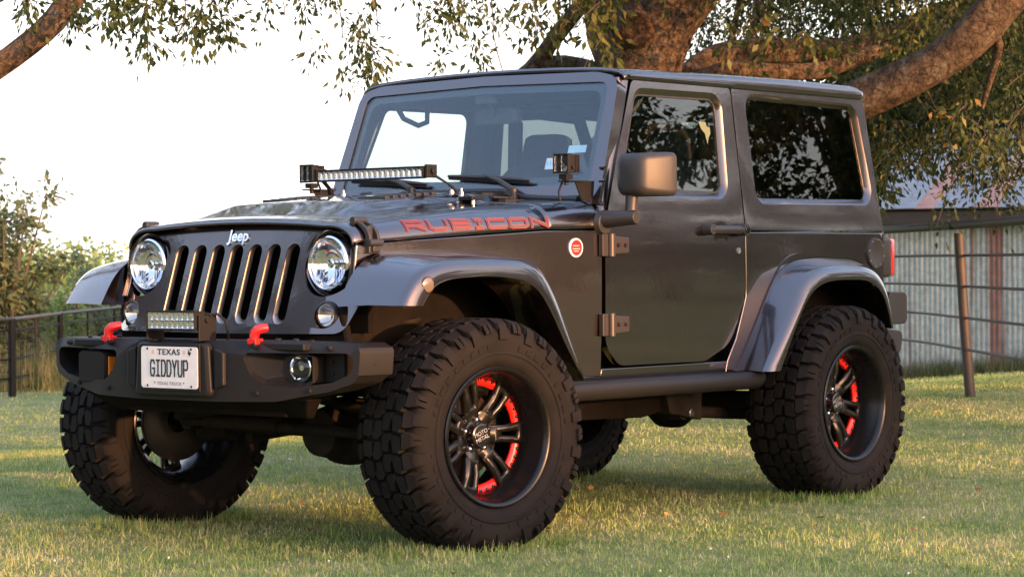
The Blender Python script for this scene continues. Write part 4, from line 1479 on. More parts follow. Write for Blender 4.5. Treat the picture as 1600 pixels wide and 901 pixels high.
for s in (1, -1):
    qi, qo = window_loops([(-1.930, 1.322, .04), (-2.838, 1.328, .05), (-2.775, 1.740, .05), (-1.918, 1.752, .05)], .026)
    out = rpoly([(-1.802, 1.182, 0), (-2.925, 1.186, .01), (-2.905, 1.33, 0), (-2.865, 1.800, .05), (-1.798, 1.800, 0)], 6)
    mb = MB()
    sm_ = sidemap(s, .001)
    mb.plate(out, [qo], .03, sm_, {'b': [1.19]})
    q = mb.build('hardtop_side', PAINT, roof, bevel=.007)
    mb = MB()
    bezel(mb, qo, qi, sm_, -.022)
    mb.build('quarter_window_frame', PAINT, roof, ang=60)
    mb = MB()
    mb.plate(qi, [], .004, sidemap(s, -.022))
    mb.build('quarter_window', TINT, roof, smooth=False)
    # drip rail over the door
    mb = MB()
    mb.loft([[(x, s*.708, 1.797), (x, s*.722, 1.800), (x, s*.724, 1.808), (x, s*.712, 1.812)] for x in (-1.06, -1.3, -1.55, -1.80)])
    mb.build('drip_rail', PAINT, roof, bevel=.002)
# rear wall of the top with its window
def backmap(a, b, d):
    return Vector((-2.918+.055*(b-1.19)/.62-d, a, b))
mb = MB()
rout = rpoly([(-.765, 1.19, 0), (-.695, 1.81, .05), (.695, 1.81, .05), (.765, 1.19, 0)], 5)
rwin = rpoly([(-.60, 1.33, .05), (-.56, 1.73, .06), (.56, 1.73, .06), (.60, 1.33, .05)], 5)
mb.plate(rout, [rwin], .02, backmap)
mb.build('hardtop_rear', PAINT, roof)
mb = MB()
mb.plate(rwin, [], .004, lambda a, b, d: backmap(a, b, d-.008))
mb.build('rear_window', TINT, roof, smooth=False)

# ============================================================ cabin
mb = MB()
mb.loft([[(x, y, z) for y in (-.70, .70) for _ in (0,)] for x, z in ((-.80, 1.315), (-.88, 1.345), (-1.02, 1.345), (-1.10, 1.30), (-1.12, 1.10), (-1.05, .95))], closed=False)
o = mb.build('dashboard', TRIM, suv)
sm = o.modifiers.new('thick', 'SOLIDIFY'); sm.thickness = .03
mb = MB()
mb.box(-2.86, -1.03, -.66, .66, 1.800, 1.815)
mb.build('headliner', TRIM, suv)
for (x, y) in ((-1.72, .36), (-1.72, -.36)):
    st_ = MB()
    def cush(mb, c, hx, hy, hz, M, r=.05):
        rings = []
        for t, k in ((-1, .80), (-.85, .95), (-.4, 1), (.4, 1), (.85, .95), (1, .80)):
            rr = rpoly([(-hx*k, -hy*k, r), (hx*k, -hy*k, r), (hx*k, hy*k, r), (-hx*k, hy*k, r)], 4)
            rings.append([M @ Vector((a, b, hz*t)) for a, b in rr])
        mb.loft(rings)
    M = Matrix.Translation((x+.20, y, .88))
    cush(st_, None, .25, .24, .08, M)
    M = Matrix.Translation((x-.06, y, 1.20)) @ Matrix.Rotation(radians(-12), 4, 'Y')
    cush(st_, None, .07, .235, .29, M)
    seat = st_.build('seat', SEATM, suv, ang=60)
    hb = MB()
    M = Matrix.Translation((x-.135, y, 1.545)) @ Matrix.Rotation(radians(-10), 4, 'Y')
    cush(hb, None, .055, .125, .085, M, .045)
    for q in (-.06, .06):
        hb.cyl((x-.115, y+q, 1.44), (x-.125, y+q, 1.50), .007)
    hb.build('headrest', SEATM, seat, ang=60)
mb = MB()
for y in (-.58, .58):
    mb.tube([(-1.10, y*1.04, 1.77), (-1.6, y*1.04, 1.775), (-1.86, y*1.04, 1.765), (-1.93, y*1.05, 1.70), (-1.95, y*1.1, 1.20), (-1.95, y*1.1, .70)], .035, 10)
    mb.tube([(-1.88, y*1.04, 1.765), (-2.4, y*1.04, 1.74), (-2.70, y*1.08, 1.20)], .032, 10)
mb.tube([(-1.90, -.60, 1.745), (-1.90, .60, 1.745)], .035, 10)
mb.build('roll_bar', TRIM, suv)
mb = MB()
for s in (1, -1):
    mb.tube([(-1.10, s*.60, 1.74), (-1.12, s*.58, 1.69), (-1.20, s*.565, 1.662), (-1.27, s*.575, 1.68), (-1.30, s*.60, 1.74)], .012, 8)
mb.build('grab_strap', TRIM, suv)
mb = MB()
M = Matrix.Translation((-1.075, .0, 1.672))
rings = [[(-1.055-dx, y, z) for y, z in rpoly([(-.125*k, 1.640, .02), (.125*k, 1.640, .02), (.125*k, 1.705, .02), (-.125*k, 1.705, .02)], 4)] for dx, k in ((0, .86), (.02, 1), (.035, 1))]
mb.loft(rings)
mb.cyl((-1.06, 0, 1.68), (-1.005, 0, 1.74), .012)
mb.box(-1.02, -.99, -.05, .05, 1.725, 1.765)
mb.build('rear_view_mirror', TRIM, suv, ang=50)
mb = MB()
wc = Matrix.Translation((-1.18, .37, 1.20)) @ Matrix.Rotation(radians(-65), 4, 'Y')
pts = [wc @ Vector((.185*cos(2*pi*k/28), .185*sin(2*pi*k/28), 0)) for k in range(29)]
mb.tube(pts, .015, 8, cap=False)
for a in (0, 2.1, 4.2):
    mb.tube([wc @ Vector((0, 0, -.02)), wc @ Vector((.18*cos(a), .18*sin(a), 0))], .014, 6)
mb.cyl(wc @ Vector((0, 0, -.03)), wc @ Vector((0, 0, .02)), .055)
mb.build('steering_wheel', TRIM, suv)

# ============================================================ wheels
TR = .432   # tyre radius
def tyre_mesh():
    mb = MB()
    prof = [(.252, -.130), (.262, -.146), (.285, -.158), (.300, -.160), (.303, -.164), (.312, -.164), (.316, -.160), (.345, -.165), (.372, -.163), (.392, -.152), (.400, -.138), (.403, -.11), (.404, 0)]
    full = prof+[(r, -h) for r, h in reversed(prof[:-1])]
    mb.lathe(full, None, 96)
    def rtop(w):
        a = abs(w)
        return TR if a < .120 else TR-.020*((a-.120)/.038)**1.7
    def block(u0, poly, h0=.398, shrink=.93):
        cu = sum(p[0] for p in poly)/len(poly); cw = sum(p[1] for p in poly)/len(poly)
        def P(u, w_, r):
            a = u/TR
            return Vector((r*cos(a), w_, r*sin(a)))
        lo = [P(u0+u, w_, h0) for u, w_ in poly]
        hi = [P(u0+cu+(u-cu)*shrink, cw+(w_-cw)*shrink, rtop(w_)) for u, w_ in poly]
        md = [P(u0+u*.985+cu*.015, w_, rtop(w_)-.004) for u, w_ in poly]
        mb.loft([lo, md, hi])
    N = 36
    pit = 2*pi*TR/N
    for k in range(N):
        u = k*pit
        for s in (1, -1):
            o = u+(0 if s > 0 else pit*.5)
            # interlocking centre blocks
            A = [(-.037, .004), (.016, .003), (.031, .018), (.031, .047), (.012, .054), (-.002, .042), (-.035, .036)]
            B = [(-.016, .062), (.006, .060), (.034, .054), (.046, .066), (.038, .103), (.004, .105), (-.020, .095)]
            block(o, [(a*s, s*b) for a, b in A][::s], shrink=.95)
            block(o-.020*s, [(a*s, s*b) for a, b in B][::s], shrink=.95)
            # shoulder lugs, long and short alternating
            wl = .160 if k % 2 else .150
            block(o+.010*s, [(a*s, s*b) for a, b in [(-.031, .111), (.022, .113), (.030, .128), (.024, wl), (-.024, wl), (-.034, .126)]][::s], .390, .96)
            # side lugs running down the sidewall
            a0 = (o+.010*s)/TR
            r0 = .352 if k % 2 else .378
            for hw, off in (((.019, 0),) if k % 2 else ((.0085, -.012), (.0085, .012))):
                P = [(r0, .159), (r0+.004, .173), (.392, .171), (.412, .160), (.418, .150), (.395, .14)]
                a1 = a0+off/TR
                r1 = [Vector((ra*cos(a1-hw/ra), s*wa, ra*sin(a1-hw/ra))) for ra, wa in P]
                r2 = [Vector((ra*cos(a1+hw/ra), s*wa, ra*sin(a1+hw/ra))) for ra, wa in P]
                mb.loft([r1, r2])
    # raised dashes round the sidewall, where the maker's lettering sits
    for k in range(44):
        if k % 11 in (0, 1):
            continue
        a0 = 2*pi*k/44+.012*sin(k*7.3)
        hw = .030+.018*sin(k*5.1)
        for s in (1, -1):
            r1 = [Vector((ra*cos(a0-hw), s*wa, ra*sin(a0-hw))) for ra, wa in ((.322, .158), (.322, .1645), (.340, .167), (.340, .158))]
            r2 = [Vector((ra*cos(a0+hw), s*wa, ra*sin(a0+hw))) for ra, wa in ((.322, .158), (.322, .1645), (.340, .167), (.340, .158))]
            mb.loft([r1, r2])
    return mb.build('tyre', RUBBER, None, ang=32)

RIMBLK = pbr('rim_satin_black', (.005, .005, .0053), .27, spec=.35, rvar=.06, scale=12)
def make_wheel(spin=0.0, inserts=True):
    # barrel and lip
    mb = MB()
    prof = [(.240, .148), (.246, .154), (.254, .155), (.259, .150), (.258, .140), (.245, .132), (.236, .120), (.222, .09), (.215, .0), (.220, -.10), (.245, -.132), (.258, -.14), (.259, -.15), (.252, -.152),
            (.238, -.135), (.212, -.10), (.207, 0.0), (.214, .085), (.228, .108), (.232, .132)]
    mb.lathe(prof, None, 72, loop=True)
    wheel = mb.build('wheel', RIMBLK, suv, ang=40)
    for (me_src, nm) in ((TYRE, 'tyre'),):
        link(bpy.data.objects.new(nm, me_src), wheel)
    link(bpy.data.objects.new('wheel_hub', HUB), wheel)
    for k in range(7):
        o = link(bpy.data.objects.new('spoke', SPOKE), wheel)
        o.rotation_euler = (0, spin+2*pi*k/7, 0)
        if not inserts:
            continue
        o = link(bpy.data.objects.new('wheel_insert', INSERT), wheel)
        o.rotation_euler = (0, spin+2*pi*(k+.5)/7, 0)
    o = link(bpy.data.objects.new('centre_cap', CAP), wheel)
    o.rotation_euler = (0, radians(20), 0)
    link(bpy.data.objects.new('brake_disc', DISC), wheel)
    return wheel

def mesh_of(o):
    me = o.data
    bpy.data.objects.remove(o)
    return me
TYRE = mesh_of(tyre_mesh())
mb = MB()
mb.lathe([(.001, .020), (.050, .022), (.074, .020), (.082, .010), (.084, -.03), (.070, -.06), (.001, -.06)], None, 40)
for k in range(5):
    a = 2*pi*k/5+.3
    mb.cyl((.058*cos(a), .018, .058*sin(a)), (.058*cos(a), .036, .058*sin(a)), .011, .009, 8, mi=1)
HUB = mesh_of(mb.build('wheel_hub', [GLOSSBLK, CHROME], None, bevel=.002))
# spoke: tapered, slotted, with a flared tip; x is the radius
mb = MB()
def spm(a, b, d):
    return Vector((a, .024+.022*min(1, max(0, (a-.06)/.08))+d-.010*max(0, (a-.20)/.03)-(.007 if abs(b) > .0255+.10*max(0, a-.12) else 0), b))
out = [(.055, -.031), (.085, -.030), (.120, -.031), (.165, -.036), (.195, -.040), (.229, -.048), (.229, .048), (.195, .040), (.165, .036), (.120, .031), (.085, .030), (.055, .031)]
hole = rpoly([(.112, -.006, .005), (.192, -.0125, .011), (.192, .0125, .011), (.112, .006, .005)], 4)
mb.plate(out, [hole], .028, spm, {'a': [.07, .09, .14, .20, .21], 'b': [-.030, -.0255, .0255, .030]})
for b_ in (-.026, .026):
    mb.cyl((.216, .036, b_), (.216, .046, b_), .006, .005, 8)
SPOKE = mesh_of(mb.build('spoke', pbr('spoke_black', (.006, .006, .0062), .28, spec=.45), None, bevel=.0025))
mb = MB()
A = [radians(q) for q in np.linspace(-18, 18, 9)]
rings = []
for a in A:
    rings.append([Vector((r*cos(a), h, r*sin(a))) for r, h in ((.184, .024), (.184, .012), (.227, .012), (.227, .034))])
mb.loft(rings)
for q in (-9, 0, 9):
    a = radians(q)
    p = Vector((.206*cos(a), .024, .206*sin(a)))
    mb.cyl(p, p+Vector((0, .010, 0)), .007, .006, 8, mi=1)
INSERT = mesh_of(mb.build('wheel_insert', [REDRING, GLOSSBLK], None, bevel=.002))
mb = MB()
mb.lathe([(.046, .015), (.046, .050), (.043, .056), (.038, .058), (.036, .055), (.001, .056)], None, 36)
cap_o = mb.build('centre_cap', GLOSSBLK, None, ang=40)
me = cap_o.data
CAPM = pbr('cap_lettering', (.55, .55, .56), .4, metal=.6)
Mc = Matrix(((-1, 0, 0, 0), (0, 0, 1, .0565), (0, 1, 0, 0), (0, 0, 0, 1)))
t1 = text_mesh('t', 'MOTO', .022, CAPM, Mc @ Matrix.Translation((0, .010, 0)), None, .0006)
t2 = text_mesh('t', 'METAL', .022, CAPM, Mc @ Matrix.Translation((0, -.011, 0)), None, .0006)
b_ = bmesh.new()
b_.from_mesh(me)
for t in (t1, t2):
    n0 = len(b_.faces)
    b_.from_mesh(t.data)
    b_.faces.ensure_lookup_table()
    for f in b_.faces[n0:]:
        f.material_index = 1
    bpy.data.objects.remove(t)
b_.to_mesh(me); b_.free()
me.materials.append(CAPM)
CAP = mesh_of(cap_o)
mb = MB()
mb.lathe([(.05, -.055), (.165, -.055), (.165, -.080), (.05, -.080)], None, 40)
mb.box(.09, .175, -.105, -.035, -.07, .07)
DISC = mesh_of(mb.build('brake_disc', pbr('cast_iron', (.06, .05, .045), .5, metal=.5), None, bevel=.003))
STEER = radians(8)
for (x, y, s, spin) in ((.07, .828, 1, radians(26)), (.07, .828, -1, .5), (-2.423, .780, 1, radians(12)), (-2.423, .780, -1, .2)):
    wh = make_wheel(spin, s > 0)
    wh.location = (x, s*y, .418)
    wh.rotation_euler = (0, 0, (0 if s > 0 else pi)-(STEER if x > 0 else 0))
# ============================================================ front bumper
def bx(y):
    return .775-.118*(max(0, abs(y)-.22)/.60)**1.35
bmap = lambda a, b, d: Vector((bx(a)+d-.05*max(0, (b-.755))/.02*.4, a-(.16*d if abs(a) > .81 else 0)*(1 if a > 0 else -1), b))
half = [(.20, .556, .0), (.48, .562, .06), (.70, .602, .08), (.812, .638, .05), (.823, .772, .036), (.40, .777, .05), (.22, .777, .03)]
outl = rpoly(half+[(-x, z, r) for x, z, r in reversed(half)], 5)
hole = rpoly([(.33, .735, .02), (.795, .737, .03), (.790, .668, .03), (.715, .634, .05), (.56, .613, .05), (.42, .622, .04), (.37, .66, .03)], 5)
mb = MB()
mb.plate(outl, [hole, [(-a, b) for a, b in reversed(hole)]], .15, bmap, {'a': [-.75, -.65, -.55, -.45, -.35, -.24, .24, .35, .45, .55, .65, .75]})
bumper = mb.build('front_bumper', STEEL_BLK, suv, bevel=.020, seg=4)
mb = MB()
# raised centre pad that carries the plate, with bevelled shoulders
pad = [(x, z) for x, z in rpoly([(-.205, .572, .02), (-.19, .768, .02), (.19, .768, .02), (.205, .572, .02)], 4)]
pad2 = [(x*.93, .668+(z-.668)*.94) for x, z in pad]
mb.loft([[(.768, y, z) for y, z in pad], [(.790, y, z) for y, z in pad], [(.800, y, z) for y, z in pad2]])
for s in (1, -1):
    a = [(.765, s*.215, .60), (.765, s*.262, .615), (.765, s*.262, .735), (.765, s*.215, .75)]
    mb.loft([a, [(.785, y*1.0-s*.003, z) for _, y, z in a]])
# top tray
mb.box(.50, .735, -.62, .62, .745, .772)
mb.build('bumper_pad', STEEL_BLK, bumper, bevel=.006)
mb = MB()
mb.loft([[(.70, -.60, .57), (.70, .60, .57), (.62, .60, .57), (.62, -.60, .57)], [(.60, -.50, .495), (.60, .50, .495), (.56, .50, .495), (.56, -.50, .495)]])
mb.build('air_dam', DARK, bumper, bevel=.006)
mb = MB()
for y, z in ((.39, .762), (-.39, .762), (.40, .590), (-.40, .590), (.70, .755), (.62, .602), (-.62, .602), (-.70, .755)):
    mb.cyl((bx(y)-.01, y, z), (bx(y)+.008, y, z), .011, .009, 8)
for s in (1, -1):
    mb.cyl((.585, s*.815, .70), (.585, s*.829, .70), .010, .008, 8)
    mb.cyl((.67, s*.43, .77), (.67, s*.43, .786), .013, .011, 6)
    mb.cyl((.67, s*.52, .77), (.67, s*.52, .786), .013, .011, 6)
    mb.cyl((.67, s*.60, .77), (.67, s*.60, .782), .010, .009, 6)
mb.build('bumper_bolt', STEEL_BLK, bumper, bevel=.001)
# left fog lamp: a ramped pocket in the bumper opening with the lamp at its outboard end
mb = MB()
mouth = [(.742, .352, .628), (.742, .352, .722), (.735, .40, .735), (.700, .575, .733), (.672, .602, .722), (.672, .602, .634), (.690, .575, .616), (.735, .42, .618)]
lip = [(x+.006, y+(-.008 if y < .41 else .006), z+(.005 if z > .68 else -.005)) for x, y, z in mouth]
back = [(.655, .462, .655), (.655, .462, .703), (.650, .480, .722), (.640, .550, .726), (.634, .572, .712), (.634, .572, .648), (.640, .550, .634), (.650, .482, .634)]
rear = [(x-.06, y, z) for x, y, z in lip]
mb.loft([rear, lip, mouth, back])
fog = mb.build('fog_lamp', STEEL_BLK, bumper, bevel=.003)
ML = Matrix.Translation((.656, .528, .680)) @ Matrix.Rotation(radians(-84), 4, 'Z')
mb = MB()
mb.lathe([(.050, -.03), (.050, .004), (.046, .006), (.043, .0)], ML, 32)
mb.lathe([(.043, .0), (.034, -.012), (.020, -.020), (.001, -.023)], ML, 32)
mb.cyl(ML @ Vector((0, -.022, 0)), ML @ Vector((0, -.004, 0)), .010, n=12)
mb.build('fog_reflector', CHROME, bumper, ang=30)
mb = MB()
mb.lathe([(.045, .002), (.038, .010), (.022, .015), (.001, .016)], ML, 32)
mb.build('fog_lens', CLEAR, bumper, ang=60)
# bolted plate beside the lamp
mb = MB()
mb.box(.600, .612, .60, .70, .630, .735)
for z in (.66, .70):
    mb.cyl((.610, .645, z), (.620, .645, z), .007, n=8)
mb.build('lamp_plate', STEEL_BLK, bumper, bevel=.002)
# right side: closed pod with an amber marker on its inboard face
mb = MB()
sec = [(.612, .60), (.612, .735)]
rings = []
for x, k in ((.580, 1), (.712, 1), (.730, .90)):
    rings.append([(x, -.525+(y+.525)*k, .668+(z-.668)*k) for y, z in rpoly([(-.605, .604, .02), (-.445, .604, .02), (-.445, .730, .02), (-.605, .730, .02)], 4)])
mb.loft(rings)
pod_ = mb.build('marker_pod', STEEL_BLK, bumper, ang=50)
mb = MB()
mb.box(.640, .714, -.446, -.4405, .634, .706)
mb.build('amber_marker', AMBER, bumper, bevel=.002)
# red tow hooks
for s in (1, -1):
    mb = MB()
    y = s*.395
    mb.tube([(.735, y-.020, .762), (.738, y-.020, .790), (.738, y-.017, .806), (.734, y-.006, .818), (.724, y+.008, .823), (.708, y+.020, .825)], [.018, .018, .019, .019, .017, .015], 10)
    mb.box(.715, .755, y-.04, y+.004, .765, .786)
    mb.build('tow_hook', RED, bumper, bevel=.003, ang=60)
# number plate
mb = MB()
mb.plate(rpoly([(-.1525, .6005, .012), (.1525, .6005, .012), (.1525, .7530, .012), (-.1525, .7530, .012)], 4), [], .003, lambda a, b, d: Vector((.8075+d, a, b)))
plate = mb.build('license_plate', WHITE, suv, bevel=.0008)
mb = MB()
for a, b in ((1, 1), (-1, 1), (1, -1), (-1, -1)):
    mb.cyl((.806, a*.118, .6768+b*.068), (.8095, a*.118, .6768+b*.068), .005, n=8)
mb.box(.800, .8058, -.161, .161, .5915, .762)
mb.build('plate_frame', STEEL_BLK, plate, bevel=.002)
text_mesh('plate_lettering', 'TEXAS', .030, INK, Mfront(.8078, -.002, .7325), plate, .0004, 1.25, .0007, spacing=1.15)
mb = MB()
strokes.x = 0.0
gw = .0200
tot = gw*7+.0098*6
strokes(mb, 'GIDDYUP', gw, .057, .0098, .0064, lambda u, v, d: Vector((.8080+d, -tot/2+u, .6455+v)))
mb.build('plate_lettering', INK, plate, smooth=False)
text_mesh('plate_lettering', '* TEXAS TRUCK *', .0165, pbr('plate_grey_ink', (.16, .16, .17), .6), Mfront(.8078, 0, .6175), plate, .0003, 1.15, .0002, spacing=1.1)
mb = MB()  # small state outline and red flashes either side of the heading
st_ = [(-.008, .002), (-.004, .002), (-.004, .010), (.001, .010), (.001, .004), (.009, .002), (.010, -.003), (.004, -.008), (.002, -.013), (-.002, -.008), (-.005, -.006)]
mb.plate([(.108+a, .732+b) for a, b in st_], [], .0004, lambda a, b, d: Vector((.8082+d, a, b)))
mb.build('plate_emblem', INK, plate, smooth=False)
mb = MB()
for y in (-.090, -.084, .078, .084):
    mb.plate([(y-.002, .725), (y+.001, .725), (y+.003, .740), (y, .740)], [], .0004, lambda a, b, d: Vector((.8081+d, a, b)))
mb.build('plate_emblem', pbr('plate_pink', (.62, .25, .22), .5), plate, smooth=False)

# ------------------------------------------------------------ lamps with rows of small reflector cups
def led_cups(mb, cols, rows, y0, y1, z0, z1, x, depth=.016):
    dy = (y1-y0)/cols; dz = (z1-z0)/rows
    for i in range(cols):
        for j in range(rows):
            cy, cz = y0+dy*(i+.5), z0+dz*(j+.5)
            a, b = dy*.47, dz*.47
            R0 = [(x, cy+q*a, cz+w_*b) for q, w_ in ((-1, -1), (1, -1), (1, 1), (-1, 1))]
            R1 = [(x-depth*.6, cy+q*a*.72, cz+w_*b*.72) for q, w_ in ((-1, -1), (1, -1), (1, 1), (-1, 1))]
            R2 = [(x-depth, cy+q*a*.25, cz+w_*b*.25) for q, w_ in ((-1, -1), (1, -1), (1, 1), (-1, 1))]
            mb.loft([R0, R1, R2], cap=False)
            mb.box(x-depth, x-depth+.003, cy-a*.3, cy+a*.3, cz-b*.3, cz+b*.3, mi=1)
LEDPHOS = pbr('led_chip', (.75, .72, .45), .4)
CUP = pbr('led_reflector', (.88, .88, .90), .10, metal=1)

def light_bar(name, parent, x, hy, z0, z1, dep, cols, rows, fins):
    mb = MB()
    zc = (z0+z1)/2; hz = (z1-z0)/2
    fr = 0.006
    # front bezel frame
    mb.box(x-.020, x, -hy, hy, z1-fr, z1); mb.box(x-.020, x, -hy, hy, z0, z0+fr)
    mb.box(x-.020, x, -hy, -hy+fr, z0+fr, z1-fr); mb.box(x-.020, x, hy-fr, hy, z0+fr, z1-fr)
    mb.box(x-dep*.55, x-.0205, -hy+.004, hy-.004, z0+.003, z1-.003)
    for k in range(fins):
        xx = x-dep*.57-k*(dep*.43/fins)
        mb.box(xx-.003, xx, -hy+.006, hy-.006, z0+.004+.002*k, z1-.004-.002*k)
    for k in range(max(4, cols//2)):
        y = -hy+.01+(2*hy-.02)*k/(max(4, cols//2)-1)
        mb.cyl((x-.001, y, z1-.004), (x+.003, y, z1-.004), .0028, n=6)
        mb.cyl((x-.001, y, z0+.004), (x+.003, y, z0+.004), .0028, n=6)
    o = mb.build(name, STEEL_BLK, parent, bevel=.0015)
    mb = MB()
    led_cups(mb, cols, rows, -hy+fr+.002, hy-fr-.002, z0+fr+.001, z1-fr-.001, x-.004)
    mb.build('led_reflector', [CUP, LEDPHOS], o, smooth=False)
    mb = MB()
    mb.box(x-.003, x-.0015, -hy+fr, hy-fr, z0+fr, z1-fr)
    mb.build('lamp_glass', CLEAR, o, smooth=False)
    return o
b1 = light_bar('light_bar', suv, .802, .132, .812, .886, .095, 9, 2, 5)
for s in (1, -1):
    mb = MB()
    y0, y1 = sorted((s*.136, s*.143))
    mb.box(.705, .790, y0, y1, .772, .868)
    mb.cyl((.752, s*.141, .850), (.752, s*.153, .850), .010, n=10)
    mb.cyl((.735, s*.141, .868), (.735, s*.150, .868), .006, n=8)
    y0, y1 = sorted((s*.10, s*.143))
    mb.box(.705, .790, y0, y1, .772, .778)
    mb.build('lamp_bracket', STEEL_BLK, b1, bevel=.002)
mb = MB()
mb.tube([(.735, .12, .868), (.715, .16, .872), (.700, .185, .850), (.690, .19, .80), (.67, .17, .77)], .005, 6)
mb.build('lamp_cable', STEEL_BLK, b1)

b2 = light_bar('light_bar', suv, -.270, .292, 1.385, 1.434, .070, 20, 1, 4)
for s in (1, -1):
    mb = MB()
    y0, y1 = sorted((s*.296, s*.310))
    mb.box(-.335, -.275, y0, y1, 1.388, 1.440)
    mb.cyl((-.305, s*.308, 1.415), (-.305, s*.322, 1.415), .012, n=10)
    mb.loft([[(-.30, s*.303, 1.400), (-.33, s*.303, 1.400), (-.33, s*.311, 1.400), (-.30, s*.311, 1.400)],
             [(-.375, s*.325, hood_pt(-.38, .33)+.035), (-.405, s*.325, hood_pt(-.38, .33)+.028), (-.405, s*.335, hood_pt(-.38, .33)+.028), (-.375, s*.335, hood_pt(-.38, .33)+.035)],
             [(-.405, s*.335, hood_pt(-.42, .34)+.010), (-.425, s*.335, hood_pt(-.42, .34)+.004), (-.425, s*.355, hood_pt(-.42, .35)+.004), (-.405, s*.355, hood_pt(-.42, .35)+.010)]])
    z = hood_pt(-.44, .37)
    mb.box(-.475, -.405, *sorted((s*.335, s*.43)), z-.004, z+.010)
    mb.build('lamp_bracket', STEEL_BLK, b2, bevel=.002)
# square pod lamps at the windscreen pillars
for s in (1, -1):
    mb = MB()
    x, y, z = -.625, s*.700, 1.440
    h = .039
    mb.box(x-.012, x, y-h, y+h, z+h-.006, z+h); mb.box(x-.012, x, y-h, y+h, z-h, z-h+.006)
    mb.box(x-.012, x, y-h, y-h+.006, z-h+.006, z+h-.006); mb.box(x-.012, x, y+h-.006, y+h, z-h+.006, z+h-.006)
    mb.box(x-.040, x-.0125, y-h+.002, y+h-.002, z-h+.002, z+h-.002)
    for k in range(4):
        mb.box(x-.049-.010*k, x-.044-.010*k, y-h+.003, y+h-.003, z-h+.004, z+h-.004)
    mb.box(x-.076, x-.040, y-.018, y+.018, z-.018, z+.018)
    for a in (-1, 1):
        for b in (-1, 1):
            mb.cyl((x-.001, y+a*(h-.004), z+b*(h-.004)), (x+.003, y+a*(h-.004), z+b*(h-.004)), .003, n=6)
        mb.cyl((x-.03, y+a*(h-.004), z-.015), (x-.03, y+a*(h+.006), z-.015), .008, n=8)
    pod = mb.build('pod_light', STEEL_BLK, suv, bevel=.0015)
    mb = MB()
    led_cups(mb, 2, 2, y-h+.007, y+h-.007, z-h+.007, z+h-.007, x-.003, .02)
    mb.build('led_reflector', [CUP, LEDPHOS], pod, smooth=False)
    mb = MB()
    mb.box(x-.002, x-.001, y-h+.006, y+h-.006, z-h+.006, z+h-.006)
    mb.build('lamp_glass', CLEAR, pod, smooth=False)
    mb = MB()
    y0, y1 = sorted((y-.020, y+.020))
    mb.box(x-.055, x-.015, y0, y1, z-.062, z-.041)
    mb.cyl((x-.035, y, z-.085), (x-.035, y, z-.055), .009, n=8)
    mb.box(x-.115, x-.012, *sorted((y-s*.022, y+s*.035)), z-.072, z-.066)
    mb.hexa([(x-.185, y+s*.012, 1.285), (x-.11, y+s*.012, 1.300), (x-.11, y+s*.018, 1.300), (x-.185, y+s*.018, 1.285),
             (x-.185, y+s*.020, z-.066), (x-.06, y+s*.020, z-.066), (x-.06, y+s*.026, z-.066), (x-.185, y+s*.026, z-.066)])
    mb.tube([(x-.06, y-s*.01, z-.03), (x-.055, y-s*.035, z-.07), (x-.045, y-s*.045, z-.11), (x-.05, y-s*.042, 1.295)], .005, 6)
    mb.build('lamp_bracket', STEEL_BLK, pod, bevel=.0015)

# thin antenna on the right cowl
mb = MB()
mb.cyl((-.62, -.725, 1.215), (-.62, -.725, 1.27), .016, .010, 12)
mb.cyl((-.62, -.725, 1.26), (-.64, -.725, 1.86), .0011, .0008, 6)
mb.build('antenna', STEEL_BLK, suv)

# ============================================================ rock rails, underbody
for s in (1, -1):
    mb = MB()
    y = s*.835
    mb.tube([(-.44, y-s*.05, .560), (-.50, y, .550), (-1.78, y, .545), (-1.845, y-s*.03, .552)], [.033, .038, .038, .034], 16)
    mb.box(-1.83, -.45, *sorted((s*.70, s*.80)), .545, .578)
    for x in (-.70, -1.15, -1.60):
        mb.box(x-.03, x+.03, *sorted((s*.44, s*.82)), .520, .548)
    mb.build('rock_rail', STEEL_BLK, suv, bevel=.003)
mb = MB()
for s in (1, -1):
    mb.tube([(.60, s*.40, .62), (.25, s*.40, .64), (-.3, s*.42, .58), (-1.6, s*.45, .53), (-1.95, s*.45, .62), (-2.9, s*.45, .64)], .055, 6)
for x in (.58, -.55, -1.2, -1.72, -2.85):
    mb.box(x-.05, x+.05, -.42, .42, .50, .60)
mb.build('chassis_frame', DARK, suv)
mb = MB()
mb.loft([[(-.62, -.34, .56), (-.62, .44, .56), (-.62, .44, .47), (-.62, -.34, .44)], [(-.95, -.34, .58), (-.95, .46, .58), (-.95, .44, .40), (-.95, -.34, .38)],
         [(-1.50, -.34, .58), (-1.50, .48, .58), (-1.50, .44, .385), (-1.50, -.34, .37)], [(-1.72, -.30, .58), (-1.72, .48, .58), (-1.72, .46, .42), (-1.72, -.30, .42)]])
mb.tube([(-1.2, -.25, .36), (-2.0, -.28, .42), (-2.75, -.3, .5)], .07, 10)
mb.build('skid_plate', DARK, suv, bevel=.006)
